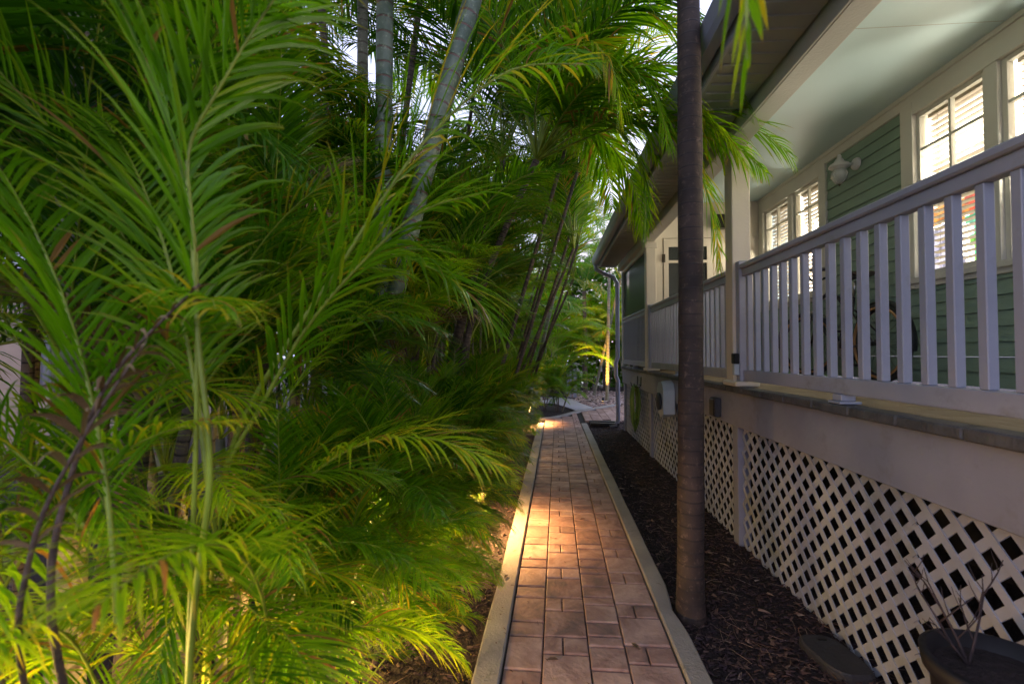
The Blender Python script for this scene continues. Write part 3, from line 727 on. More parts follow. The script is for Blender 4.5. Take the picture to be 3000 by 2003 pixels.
hb = S0 + V((0, .05, .03)); sx = V((cos(R(24)), sin(R(24)), 0)); sy = V((-sin(R(24)), cos(R(24)), 0))
for s in (-1, 1):
    m.tube([hb, hb + sx * s * .10 + V((0, 0, .06)), hb + sx * s * .24 + V((0, 0, .12)) - sy * .05, hb + sx * s * .30 - sy * .22 + V((0, 0, .10))], .012, 8)
hbar = m.build('handlebar', M['black'], bk)
for s in (-1, 1):
    m = MB(); e = hb + sx * s * .30 - sy * .22 + V((0, 0, .10)); m.tube([e, e - sy * .11 - V((0, 0, .015))], .019, 8); m.build('grip', M['saddle'], hbar)
m = MB(); e = hb + sy * .09 + V((0, 0, -.02)); m.tube([e, e + sy * .05], [.03, .04], 12); m.build('headlight', M['black'], bk)
m = MB(); m.lathe((XB - .04, BB.y, BB.z), [(.0, 0), (.09, 0), (.095, .004), (.09, .008), (0, .008)], 24, axis='x')
m.build('chainring', M['steel'], bk)
for s in (-1, 1):
    m = MB(); e = BB + V((s * .07, s * .03, -s * .16)); m.bar(BB + V((s * .06, 0, 0)), e, .022, .014, up=(1, 0, 0)); m.box(min(e.x, e.x + s * .09), max(e.x, e.x + s * .09), e.y - .045, e.y + .045, e.z - .012, e.z + .012, bev=.003); m.build('pedal', M['black'], bk)
for c0, f0, a0, a1 in ((rc, V((0, 1, 0)), 40, 200), (fc, ff, -5, 125)):
    m = MB(); pr = [c0 + (f0 * cos(R(a)) + V((0, 0, 1)) * sin(R(a))) * (RW + .02) for a in range(a0, a1, 8)]
    ax = f0.cross(V((0, 0, 1)))
    vs = []
    for p in pr:
        o_ = (p - c0).normalized(); vs += [p - ax * .032 - o_ * .01, p + o_ * .006, p + ax * .032 - o_ * .01, p - ax * .030 - o_ * .013, p + o_ * .003, p + ax * .03 - o_ * .013]
    n_ = len(pr); m.add(vs, [(i * 6 + j, i * 6 + j + 1, i * 6 + 7 + j, i * 6 + 6 + j) for i in range(n_ - 1) for j in (0, 1, 3, 4)], smooth=True)
    m.build('mudguard', M['black'], bk)

# hose on hook, hose reel
t = thing('hose_hook', (1.45, 7.40, 1.0), 'black wire hook fixed to the rim board holding the hose', 'hook')
m = MB()
for y in (7.28, 7.56): m.tube([(1.455, y, 1.13), (1.45, y, .99), (1.42, y, .965), (1.36, y, .97), (1.345, y, 1.03)], .007, 6)
m.tube([(1.45, 7.28, 1.0), (1.45, 7.56, 1.0)], .006, 6); m.build('hook_wire', M['black'], t)
m = MB(); hr = random.Random(4)
for i in range(12):
    y0 = 7.30 + .02 * i; dp_ = hr.uniform(.42, .72); sw = hr.uniform(-.06, .05); pts = []
    for k in range(25):
        a = 2 * pi * k / 24; yy = y0 + sw * .4 * (1 - cos(a)) + .0; xx = 1.385 + .05 * sin(a) * (1.0); zz = .985 - dp_ * (1 - cos(a)) / 2 + (.012 if k in (0, 24) else 0)
        pts.append((xx, yy + .035 * sin(a) * (1 if i % 2 else -1), zz))
    m.tube(pts[:-1], .010, 6, closed=True)
m.tube([(1.37, 7.40, .4), (1.38, 7.43, .27), (1.40, 7.47, .25), (1.40, 7.5, .35)], .010, 6)
m.build('garden_hose', M['hose'], org=(1.385, 7.42, .6), label='green garden hose hanging in long loops from its hook', cat='hose')
t = thing('hose_reel', (1.40, 5.55, .95), 'blue grey plastic hose reel on the rim board half behind the trunk', 'reel')
m = MB()
prof = [(5.38, .80), (5.38, 1.08), (5.43, 1.15), (5.52, 1.18), (5.66, 1.16), (5.72, 1.08), (5.72, .84), (5.60, .76), (5.46, .76)]
n_ = len(prof); m.add([(1.455, y, z) for y, z in prof] + [(1.33, y + (.02 if y < 5.5 else -.02), z - .01) for y, z in prof],
      [(i, (i + 1) % n_, n_ + (i + 1) % n_, n_ + i) for i in range(n_)] + [tuple(range(n_)), tuple(range(n_, 2 * n_))[::-1]])
m.build('case', M['greyplastic'], t)
m = MB(); m.lathe((1.326, 5.55, .93), [(0, 0), (.10, 0), (.105, -.02), (.03, -.025), (0, -.03)], 20, axis='x'); m.build('drum', M['lid'], t)
t = thing('meter_box', (1.44, 4.15, 1.0), 'small dark grey box on the rim board just right of the trunk', 'box')
m = MB(); m.box(1.405, 1.458, 3.98, 4.10, .96, 1.12, bev=.006); m.build('box_body', M['lid'], t)
m = MB(); m.box(1.396, 1.404, 3.99, 4.09, .97, 1.11, bev=.003); m.build('box_cover', M['black'], t)

# lid in the mulch
t = thing('valve_box', (1.385, 2.36, 0), 'grey oblong plastic valve box lid set in the mulch by the lattice', 'valve box')
m = MB(); bm = bmesh.new(); n_ = 28; ring = []
for k in range(n_):
    a = 2 * pi * k / n_; cx, cy = .105, .165; e = 3.2
    ring.append((abs(cos(a)) ** (2 / e) * math.copysign(cx, cos(a)), abs(sin(a)) ** (2 / e) * math.copysign(cy, sin(a))))
def lay(s_, z_): return [V((1.385 + x * s_ * .95 - .12 * (y * s_), 2.36 + y * s_ * .95, z_)) for x, y in ring]
vs = lay(1.03, 0) + lay(1.02, .035) + lay(.97, .040) + lay(.94, .046) + lay(.0, .047)
m.add(vs, [(j * n_ + k, j * n_ + (k + 1) % n_, (j + 1) * n_ + (k + 1) % n_, (j + 1) * n_ + k) for j in range(4) for k in range(n_)]); m.build('lid', M['lid'], t)
m = MB(); m.box(1.365, 1.405, 2.46, 2.473, .0465, .053); m.build('lid_catch', M['black'], t)
# pot with bare twigs
t = thing('plant_pot', (1.27, 1.42, 0), 'dark round plant pot with a bare twiggy plant at the lower right', 'pot')
px, py = 1.28, 1.40
m = MB(); m.lathe((px, py, 0), [(0, .005), (.12, .005), (.165, .56), (.182, .575), (.188, .62), (.170, .625), (.160, .58), (0, .575)], 28); m.build('pot', M['pot'], t)
m = MB(); m.lathe((px, py, .582), [(.159, 0), (.08, .012), (0, .016)], 16); m.build('soil', M['mulch'], t)
m = MB(); tr_ = random.Random(8)
def twg(p, d, L, r, dep):
    pts = [p]; q = p
    for i in range(3): d = (d + V((tr_.uniform(-.2, .2), tr_.uniform(-.2, .2), .08))).normalized(); q = q + d * L / 3; pts.append(q)
    m.tube(pts, [r, r * .85, r * .7, r * .5], 5)
    if dep:
        for i in range(2 + (dep > 1)): twg(pts[1 + i % 3], (d + V((tr_.uniform(-.9, .9), tr_.uniform(-.9, .9), .1))).normalized(), L * .6, r * .6, dep - 1)
for a in (V((-.1, .1, 1)), V((-.4, .2, .6)), V((.2, .0, .9))): twg(V((px - .06, py + .05, .59)), a.normalized(), .21, .0042, 2)
m.build('twigs', M['twig'], t)

# ------------------------------------------------------------------ PATH LIGHTS
def path_light(x, y, lab, power, h=.34, col=(1., .52, .17), rad=.03, lx_=0, ly_=0, cone=None):
    t = thing('path_light', (x, y, 0), lab, 'path light', 'low garden path lights')
    m = MB(); m.tube([(x, y, 0), (x, y, h)], .010, 8); m.lathe((x, y, 0), [(.03, 0), (.03, .02), (.012, .03)], 12); m.build('stake', M['bronze'], t)
    m = MB(); m.lathe((x, y, h), [(0, .075), (.02, .07), (.05, .05), (.085, .02), (.088, .014), (.05, .03), (0, .04)], 20); m.build('lamp_shade', M['bronze'], t)
    m = MB(); m.lathe((x, y, h), [(.014, -.01), (.018, .0), (.018, .018), (.008, .028), (0, .03)], 12); m.build('bulb', M['bulb'], t)
    l = bpy.data.lights.new('path_lamp', 'SPOT' if cone else 'POINT'); l.energy = power; l.color = col; l.shadow_soft_size = rad
    if cone: l.spot_size = R(cone); l.spot_blend = .45
    lo = bpy.data.objects.new('path_lamp', l); COL.objects.link(lo); lo.parent = t; lo.location = (lx_, ly_, h - .045)
PL = 34
path_light(-.54, 3.75, 'lit path light glowing among fronds halfway up the left kerb', PL * 1.5, .46, cone=156, rad=.06)
path_light(-.38, 9.45, 'lit path light where the path bends at the far end', PL * 2.6, .38, cone=150)
path_light(-.86, 1.28, 'lit path light deep in the near left palms', PL * .5, .42)
def spot(x, y, tx, ty, tz, lab, e):
    t = thing('garden_uplight', (x, y, 0), lab, 'uplight')
    m = MB(); m.tube([(x, y, 0), (x, y, .10)], .012, 8); m.build('stake', M['black'], t)
    d = (V((tx, ty, tz)) - V((x, y, .14))).normalized()
    m = MB(); p = V((x, y, .14)); m.tube([p - d * .05, p - d * .03, p + d * .05], [.02, .035, .04], 12, cap=False); m.build('housing', M['black'], t)
    m = MB(); m.tube([p + d * .028, p + d * .034], .03, 12); m.build('lens', M['bulb'], t)
    l = bpy.data.lights.new('uplight_lamp', 'SPOT'); l.energy = e; l.color = (1., .50, .10); l.spot_size = R(75); l.spot_blend = .6; l.shadow_soft_size = .03
    lo = bpy.data.objects.new('uplight_lamp', l); COL.objects.link(lo); lo.parent = t; lo.location = p + d * .06 - t.location; lo.rotation_euler = d.to_track_quat('-Z', 'Y').to_euler()
def glow(x, y, h, e, lab):  # lanterns added inside the grove to brighten the foliage
    t = thing('fill_lantern', (x, y, 0), lab, 'fill light', 'added fill lanterns inside the left grove')
    m = MB(); m.tube([(x, y, 0), (x, y, h)], .010, 8); m.build('stake', M['bronze'], t)
    m = MB(); m.lathe((x, y, h), [(0, -.02), (.02, -.015), (.028, .0), (.028, .05), (.02, .06), (0, .062)], 14); m.build('bulb', M['bulb'], t)
    m = MB(); m.lathe((x, y, h + .064), [(.055, -.012), (.06, -.008), (.03, .012), (0, .02)], 14); m.build('lamp_cap', M['bronze'], t)
    l = bpy.data.lights.new('grove_fill', 'POINT'); l.energy = e; l.color = (1., .66, .20); l.shadow_soft_size = .05
    lo = bpy.data.objects.new('grove_fill', l); COL.objects.link(lo); lo.parent = t; lo.location = (0.0, -.08, h - .03)
glow(-1.30, .78, .62, 10, 'added fill lantern at the near left behind the brown stalks')
glow(-1.10, 2.35, .45, 12, 'added fill lantern under the low fronds in the middle of the grove')
glow(-1.2, 6.6, .5, 24, 'added fill lantern deep in the grove halfway along the path')
spot(1.62, 13.6, 1.90, 14.5, 1.6, 'small black ground uplight in the gravel aimed at the pale palm trunks', 260)

# ------------------------------------------------------------------ PALMS
UP = V((0, 0, 1))
def leaflets(mb, pts, nl, ll, lw, r, start=.16, droop=.9, lift=.35, fwd=.75, seg=5, fold=True, mi=0, tipdrop=1.0):
    """leaflets in two ranks along a rachis curve"""
    P = [V(p) for p in pts]; cum = [0.]
    for a, b in zip(P, P[1:]): cum.append(cum[-1] + (b - a).length)
    T = cum[-1]
    def at(u):
        s_ = u * T
        for i in range(len(P) - 1):
            if cum[i + 1] >= s_ or i == len(P) - 2:
                f = (s_ - cum[i]) / max(1e-6, cum[i + 1] - cum[i]); return P[i].lerp(P[i + 1], f), (P[i + 1] - P[i]).normalized()
    for i in range(nl):
        u = start + (1 - start) * (i + .5) / nl
        p, tg = at(u); side = tg.cross(UP)
        if side.length < .15: side = tg.cross(V((1, 0, 0)))
        side.normalize(); nrm = side.cross(tg).normalized()
        env = sin(pi * min(1, (u - start) / (1 - start) * .82 + .15)) ** .7
        for s_ in (-1, 1):
            if r.random() < .03: continue
            L = ll * env * r.uniform(.72, 1.15); wd = lw * (.6 + .4 * env) * r.uniform(.85, 1.1)
            d = (side * s_ * 1.0 + tg * (fwd + u * .7) + nrm * (lift * (1 - u * .5)) + V((r.uniform(-.26, .26), r.uniform(-.26, .26), r.uniform(-.3, .2)))).normalized()
            wdir = d.cross(nrm).normalized(); q = p.copy(); rw = (r.random(), 0, 0); dead = r.random(); br = 1. if dead < .035 else 0.; tipb = r.random() < .3; cut = r.uniform(.45, .8) if r.random() < .05 else 1.; L *= cut; vs = []; cs = []; kd = droop * r.uniform(.55, 1.6)
            for k in range(seg + 1):
                t_ = k / seg; ww = wd * (min(1, .35 + 2.2 * t_) if t_ < .3 else (1 - ((t_ - .3) / .7) ** 1.8 * (1 if cut == 1. else .4))) * .5
                up_ = d.cross(wdir).normalized()
                c_ = (rw[0], t_, max(br, .9 if (tipb and k == seg) else 0.))
                if fold: vs += [q - wdir * ww, q + up_ * ww * -.35, q + wdir * ww]; cs += [c_] * 3
                else: vs += [q - wdir * ww, q + wdir * ww]; cs += [c_] * 2
                q = q + d * (L / seg); d = (d - UP * (kd / seg) * (.5 + t_ * 1.2) * tipdrop).normalized()
            w_ = 3 if fold else 2; fs = []
            for k in range(seg):
                for j in range(w_ - 1): fs.append((k * w_ + j, k * w_ + j + 1, (k + 1) * w_ + j + 1, (k + 1) * w_ + j))
            mb.add(vs, fs, mi, cs, smooth=False)
def curve(L, a0, bend, n=12, e=1.5, twist=0.):
    pts = [V((0, 0, 0))]; p = V((0, 0, 0))
    for i in range(n):
        s_ = (i + .5) / n; a = R(a0 - bend * s_ ** e); p = p + V((cos(a), twist * s_, sin(a))) * (L / n); pts.append(p.copy())
    return pts
def frond_mesh(name, L, a0, bend, nl, ll, lw, seed, leaf, start=.2, r0=.011, **kw):
    r = random.Random(seed); mb = MB(); pts = curve(L, a0, bend, twist=r.uniform(-.12, .12))
    mb.tube(pts, [r0 * (1 - .82 * i / (len(pts) - 1)) for i in range(len(pts))], 6, mi=1, cap=False)
    leaflets(mb, pts, nl, ll, lw, r, start, **kw)
    me = mb.mesh(name, [M[leaf], M['stalk']]); RACH[me.name] = pts; return me
FR = {}; RACH = {}
def segd(p, a, b):
    ab = b - a; t_ = max(0, min(1, (p - a).dot(ab) / ab.dot(ab))); return (p - a - ab * t_).length, t_
CLEAR = [((-.0, .0, 1.5), (-.45, 3.02, 3.85), .30), ((-.0, .0, 1.5), (-.62, 3.02, 3.3), .28), ((-.0, .0, 1.5), (-.78, 3.02, 2.8), .22), ((0, 0, 1.5), (-1.14, 3.05, 3.9), .26), ((0, 0, 1.5), (-1.16, 3.07, 3.2), .24),
         ((-.54, 3.75, .38), (.4, 3.5, .0), .26), ((-.54, 3.75, .38), (.2, 4.2, .0), .24), ((-.54, 3.75, .38), (.2, 2.9, .0), .22)]
def keep(me, p, az, s_, t):
    for q in RACH[me.name][3:]:
        w_ = V((p[0] + (q.x * cos(az) - q.y * sin(az)) * s_, p[1] + (q.x * sin(az) + q.y * cos(az)) * s_, p[2] + q.z * s_))
        if (w_ - V((0, 0, 1.5))).length < .75: return False
        if w_.z < 1.9 and (-.12 if w_.y > 2.4 else -.18) < w_.x < 1.3 and w_.y < 9.5: return False     # keeps the path walkable
        if w_.x > 1.5 and w_.y < 9.6 and w_.z < 5: return False              # and the porch free
        if w_.x > .75 and w_.y < 9.6 and 3.0 < w_.z < 4.2 and w_.y > 4: return False
        for a, b, d in CLEAR:
            if d > .21 and p[1] > 2.9: continue
            dd_, tt_ = segd(w_, V(a), V(b))
            if dd_ < d * (.5 + .8 * tt_) and tt_ < .97: return False
    return True
# young erect, spreading, arching, drooping fronds in each leaf colour
for key, leaf in (('A', 'leafA'), ('B', 'leafB'), ('C', 'leafC'), ('D', 'leafD')):
    FR[key] = []
    for k, (a0, bend, L) in enumerate(((84, 34, 1.9), (74, 48, 2.0), (62, 66, 2.0), (46, 76, 1.9), (26, 78, 1.8), (66, 88, 2.1))):
        FR[key].append(frond_mesh('frond', L, a0, bend, 50, .54, .0205, 100 + k * 7 + ord(key), leaf, start=.2, droop=.62 + .12 * k, seg=5, fold=True, lift=.5, fwd=.95))
def put_frond(t, me, p, az, sc_, r, tilt=0, lab=None):
    for _ in range(4):
        if keep(me, p, az, sc_, t): break
        az += r.uniform(.6, 1.6)
    else: return None
    o = bpy.data.objects.new('frond', me); COL.objects.link(o); o.parent = t; o.location = V(p) - t.location
    o.rotation_euler = (r.uniform(-.12, .12), tilt + r.uniform(-.1, .1), az); o.scale = (sc_, sc_ * r.choice((-1, 1)), sc_)
    return o
def stem_pts(p0, p1, bow=(0, 0), n=10):
    p0 = V(p0); p1 = V(p1); out_ = []
    for i in range(n + 1):
        t_ = i / n; q = p0.lerp(p1, t_); q.x += bow[0] * sin(pi * t_); q.y += bow[1] * sin(pi * t_); out_.append(q)
    return out_
GROVE = 'areca palms crowding the left of the path'
NF = 0
def palm(name, base, top, rad, mat, lab, nf, sizes, key, seed, group=None, bow=(0, 0), stemname='trunk', keys=None, avoid=None, kinds=(0, 1, 2, 3, 4, 5), cat='palm'):
    """single trunk palm: trunk tube + crown fronds"""
    global NF
    r = random.Random(seed); t = thing(name, (base[0], base[1], 0), lab, cat, group)
    NS = 70; m = MB(); sp = stem_pts((base[0], base[1], -.02), top, bow, NS)
    m.tube(sp, [rad * (1 - .16 * i / NS + .28 * math.exp(-(i / NS) * top[2] / .09) + .015 * sin(i * .9 + seed) + .02 * sin(i * .23 + seed) + r.uniform(-.01, .01)) for i in range(NS + 1)], 18)
    m.build(stemname, M[mat], t)
    for i in range(nf):
        az = i * 2.39996 + r.uniform(-.3, .3); u = (i + .5) / nf
        k = kinds[min(len(kinds) - 1, int(u * len(kinds)))]
        if avoid and avoid(az): continue
        put_frond(t, FR[keys and r.choice(keys) or key][k], top, az, r.uniform(*sizes), r); NF += 1
    return t
def clump(base, n, h, spread, lab, nf, sizes, seed, group=GROVE, keys='AAB', name='areca_palm', rad=.022, az_bias=None, kinds=(0, 1, 2, 3, 4, 5)):
    """multi-stemmed areca palm"""
    global NF
    r = random.Random(seed); t = thing(name, (base[0], base[1], 0), lab, 'palm', group)
    for i in range(n):
        a = r.uniform(0, 2 * pi); d = spread * math.sqrt(r.random()); bx, by = base[0] + .35 * d * cos(a), base[1] + .35 * d * sin(a)
        hh = h * r.uniform(.55, 1.1); top = (base[0] + d * cos(a), base[1] + d * sin(a), hh)
        m = MB(); sp = stem_pts((bx, by, -.02), top, n=7); m.tube(sp, [rad * (1.15 - .3 * j / 7) for j in range(8)], 8); m.build('cane', M['trunkbrown' if r.random() < .6 else 'trunkpale'], t)
        for k in range(nf):
            az = a + k * 2.4 + r.uniform(-.4, .4)
            if az_bias is not None and r.random() < .35: az = az_bias + r.uniform(-.8, .8)
            put_frond(t, FR[r.choice(keys)][kinds[int(r.random() * len(kinds))]], top, az, r.uniform(*sizes), r); NF += 1
    return t

# tall ringed palms seen in the photo
palm('ringed_palm', (-1.20, 3.20), (-1.13, 3.05, 5.0), .066, 'trunkgreen', 'tall upright palm with pale rings on a blue green trunk, left of the leaning one', 13, (1.0, 1.35), 'B', 21, kinds=(0, 1, 2, 2, 3, 3))
palm('ringed_palm', (-1.50, 3.25), (-.20, 3.0, 4.9), .074, 'trunkgreen', 'thick ringed grey green palm trunk leaning right over the grove', 14, (1.0, 1.3), 'A', 22, bow=(-.10, 0), kinds=(0, 1, 2, 2, 3, 3))
palm('ringed_palm', (-1.62, 3.9), (-1.66, 3.9, 5.4), .055, 'trunkpale', 'slimmer pale grey palm trunk behind the two ringed trunks', 12, (1.0, 1.3), 'B', 23, kinds=(0, 1, 2, 2, 3, 3))
palm('ringed_palm', (-1.88, 2.15), (-1.86, 2.0, 4.6), .056, 'trunkgreen', 'pale green smooth palm trunk in the shade at the left', 12, (1.0, 1.3), 'A', 24, kinds=(0, 1, 2, 2, 3, 3))
palm('ringed_palm', (-1.60, 1.42), (-1.56, 1.37, 4.6), .052, 'trunkpale', 'blurred thick pale palm trunk nearest the left edge', 12, (1.0, 1.3), 'A', 25, kinds=(0, 1, 2, 2, 3, 3))
palm('leaning_palm', (-1.35, 4.6), (-.45, 4.45, 3.4), .052, 'trunkbrown', 'short dark brown ringed palm trunk leaning right amid the thicket', 13, (.85, 1.1), 'B', 26, kinds=(0, 1, 2, 3, 3, 5))
palm('shaded_palm', (-3.15, 3.2), (-3.10, 3.1, 4.2), .055, 'trunkbrown', 'dark shaded palm trunk deep in the left thicket', 13, (1.0, 1.3), 'B', 27)
# main foreground trunk
mp = palm('dark_trunk_palm', (.80, 2.68), (.815, 2.70, 5.2), .073, 'trunkdark', 'tall straight dark brown palm trunk standing beside the right kerb', 11, (1.0, 1.25), 'A', 31, kinds=(0, 1, 2, 2, 5, 5), stemname='trunk', bow=(.015, -.01))

# palm arching from the left over the path with fronds falling in front of the porch
def custom_frond(t, pts, nl, ll, lw, seed, leaf, r0=.010, start=.1, name='frond', stalk='stalk', **kw):
    P = [V(p) for p in pts]; C = []
    for i in range(len(P) - 1):           # Catmull-Rom
        a = P[max(0, i - 1)]; b = P[i]; c = P[i + 1]; d = P[min(len(P) - 1, i + 2)]
        for k in range(5):
            s_ = k / 5; C.append(.5 * ((2 * b) + (c - a) * s_ + (2 * a - 5 * b + 4 * c - d) * s_ ** 2 + (3 * b - a - 3 * c + d) * s_ ** 3))
    C.append(P[-1]); mb = MB(); r = random.Random(seed)
    mb.tube(C, [r0 * (1 - .8 * i / (len(C) - 1)) for i in range(len(C))], 6, mi=1, cap=False)
    if nl: leaflets(mb, C, nl, ll, lw, r, start, **kw)
    return mb.build(name, [M[leaf], M[stalk]], t)
ap = palm('arching_palm', (-.95, 4.5), (-.10, 4.1, 3.25), .036, 'trunkbrown', 'palm arching over the path with long fronds hanging before the porch column', 9, (.8, 1.05), 'A', 41, kinds=(0, 1, 2, 5), keys='AAC', bow=(-.25, 0))
custom_frond(ap, [(-.10, 4.1, 3.25), (.22, 3.7, 3.50), (.54, 3.60, 3.54), (.98, 3.60, 3.44), (1.36, 3.5, 3.28), (1.62, 3.4, 3.05), (1.74, 3.35, 2.88)], 60, .58, .026, 51, 'leafA', droop=.7, lift=.1, start=.15)
custom_frond(ap, [(-.10, 4.1, 3.25), (.42, 3.5, 3.30), (.75, 3.43, 3.27), (1.10, 3.40, 3.18), (1.38, 3.38, 2.98), (1.56, 3.35, 2.78)], 56, .52, .026, 52, 'leafA', droop=1.6, lift=.0, start=.2)
custom_frond(ap, [(-.10, 4.1, 3.25), (.35, 3.6, 3.38), (.60, 3.48, 3.12), (.72, 3.44, 2.80), (.72, 3.43, 2.35)], 56, .45, .023, 53, 'leafA', droop=.9, lift=.1, start=.25)
custom_frond(ap, [(-.10, 4.1, 3.25), (.6, 3.6, 3.30), (.95, 3.42, 3.12), (1.12, 3.38, 2.78), (1.20, 3.36, 2.42), (1.23, 3.36, 2.10)], 60, .45, .023, 54, 'leafA', droop=.9, lift=.1, start=.3)
custom_frond(ap, [(-.10, 4.1, 3.25), (.1, 3.7, 3.6), (.35, 3.5, 3.75), (.65, 3.4, 3.65), (.85, 3.4, 3.40)], 44, .5, .022, 55, 'leafC', droop=1.2, lift=.1, start=.2)
# frond hanging close to the lens from the trunk palm
custom_frond(mp, [(.815, 2.70, 5.2), (.62, 1.9, 5.0), (.46, 1.25, 3.9), (.33, .74, 2.75), (.285, .66, 2.22), (.275, .64, 2.02), (.272, .635, 1.90)], 60, .40, .028, 61, 'leafA', droop=.9, lift=.0, start=.45, fwd=1.3)
custom_frond(mp, [(.815, 2.70, 5.2), (.35, 1.9, 5.3), (.0, 1.3, 4.4), (-.15, 1.0, 3.3), (-.12, .95, 2.75)], 44, .42, .026, 62, 'leafA', droop=.9, lift=.0, start=.4, fwd=1.3)

for k, (q1, q2, q3, q4, lf) in enumerate([
    ((.15, 4.3, 3.65), (.40, 4.6, 3.75), (.62, 4.9, 3.5), (.72, 5.1, 3.1), 'leafC'), 
    ((.05, 3.9, 3.8), (.25, 3.9, 4.1), (.55, 4.1, 4.15), (.80, 4.3, 3.9), 'leafA'), ((.0, 4.0, 3.9), (.1, 4.0, 4.4), (.3, 4.1, 4.7), (.6, 4.3, 4.7), 'leafA'),
    ((-.1, 3.7, 3.5), (.0, 3.2, 3.6), (.12, 2.8, 3.4), (.2, 2.5, 3.1), 'leafA'),
    ((.2, 3.9, 3.45), (.5, 3.95, 3.35), (.75, 4.05, 3.0), (.85, 4.1, 2.6), 'leafC'),
    ((.25, 4.2, 3.6), (.55, 4.3, 3.7), (.85, 4.2, 3.55), (.98, 4.1, 3.2), 'leafC'),
    ((.1, 3.7, 3.7), (.4, 3.3, 3.9), (.75, 3.0, 3.85), (1.05, 2.9, 3.5), 'leafA'), ((.3, 3.8, 3.5), (.7, 3.6, 3.45), (1.1, 3.3, 3.2), (1.35, 3.15, 2.75), 'leafC'),
    ((.2, 4.6, 3.6), (.5, 5.0, 3.9), (.75, 5.3, 3.9), (.9, 5.5, 3.7), 'leafC'),
    ((.2, 3.6, 3.7), (.5, 3.3, 3.95), (.8, 3.15, 3.8), (1.0, 3.1, 3.4), 'leafC'), ((.2, 3.5, 3.45), (.5, 3.2, 3.5), (.72, 3.1, 3.25), (.80, 3.05, 2.85), 'leafA'),
    ((.15, 3.6, 3.9), (.4, 3.2, 4.2), (.65, 2.9, 4.1), (.85, 2.8, 3.8), 'leafA'), ((.3, 3.8, 3.6), (.8, 3.5, 3.7), (1.2, 3.3, 3.5), (1.4, 3.2, 3.15), 'leafA'), ((.1, 3.6, 3.6), (.25, 3.2, 3.7), (.42, 3.0, 3.4), (.48, 2.95, 3.0), 'leafC'),
    ((.2, 3.7, 3.55), (.45, 3.45, 3.6), (.85, 3.35, 3.5), (1.25, 3.3, 3.0), 'leafC')]):
    custom_frond(ap, [(-.10, 4.1, 3.25), q1, q2, q3, q4], 58, .52, .024, 600 + k, lf, droop=1.3, lift=.05, start=.2)
custom_frond(mp, [(.815, 2.70, 5.2), (.70, 1.9, 5.0), (.50, 1.15, 3.9), (.36, .78, 2.75), (.325, .70, 2.3), (.32, .68, 2.12)], 60, .40, .026, 63, 'leafB', droop=.9, lift=.0, start=.45, fwd=1.3)
# near left areca: individual stalks and fronds as in the photograph
na = thing('areca_palm', (-.85, .95, 0), 'nearest areca palm with blurred yellow green stalks at the left', 'palm', GROVE)
custom_frond(na, [(-.80, .95, .0), (-.72, .88, .9), (-.67, .86, 1.25), (-.69, .85, 1.52), (-.70, .84, 1.75), (-.71, .84, 1.90), (-.65, .84, 2.02), (-.52, .86, 2.25), (-.28, .92, 2.6)], 52, .36, .015, 71, 'leafA', r0=.0075, start=.62, droop=.8)
custom_frond(na, [(-.82, .97, .0), (-.73, .89, 1.0), (-.705, .865, 1.5), (-.715, .85, 1.80), (-.80, .82, 2.1), (-1.0, .8, 2.4), (-1.25, .8, 2.5)], 40, .40, .015, 72, 'leafA', r0=.006, start=.55, droop=1.)
custom_frond(na, [(-.95, 1.0, .0), (-.86, .78, .8), (-.82, .70, 1.1), (-.79, .70, 1.29), (-.72, .70, 1.46), (-.60, .74, 1.62)], 9, .13, .012, 73, 'leafD', r0=.0085, start=.78, droop=2.2, name='dry_frond', stalk='brownstalk')
custom_frond(na, [(-1.0, 1.0, .0), (-.88, .72, .9), (-.81, .66, 1.18), (-.72, .65, 1.36), (-.64, .68, 1.52)], 8, .12, .011, 74, 'leafD', r0=.0065, start=.76, droop=2.2, name='dry_frond', stalk='brownstalk')
custom_frond(na, [(-1.2, 1.5, .0), (-1.05, 1.38, .9), (-.95, 1.33, 1.25), (-.79, 1.34, 1.54), (-.63, 1.35, 1.78), (-.52, 1.36, 1.96), (-.36, 1.4, 2.2), (-.12, 1.5, 2.45), (.15, 1.65, 2.55)], 40, .45, .016, 75, 'leafA', r0=.011, start=.55, droop=.9)
custom_frond(na, [(-1.1, 1.4, .0), (-.98, 1.28, .95), (-.92, 1.24, 1.16), (-.82, 1.24, 1.34), (-.69, 1.25, 1.57), (-.51, 1.26, 1.78), (-.36, 1.3, 1.92), (-.2, 1.4, 2.0)], 36, .4, .02, 76, 'leafA', r0=.009, start=.6, droop=1.)
# low blurred fronds around the near lamp
rr0 = random.Random(77)
for i, (az, s_, k, z, x, y) in enumerate(((-1.9, .42, 3, .9, -.95, 1.15), (-.9, .40, 4, .75, -.85, 1.2), (-2.6, .4, 2, 1.1, -.95, .9), (-1.3, .42, 2, .7, -.75, 1.2), (-.3, .42, 4, .55, -.75, 1.5),
                                          (-.6, .5, 3, .5, -.85, 1.55), (2.6, .5, 1, 1.2, -.7, .9), (-1.6, .38, 4, .5, -.75, 1.1), (.4, .42, 4, .7, -.9, 1.8), (-.2, .45, 5, 1.1, -1.0, 1.5), (3.0, .5, 0, 1.0, -.8, .8))):
    put_frond(na, FR['A' if i % 3 else 'C'][k], (x, y, z), az, s_ * 1.15, rr0)

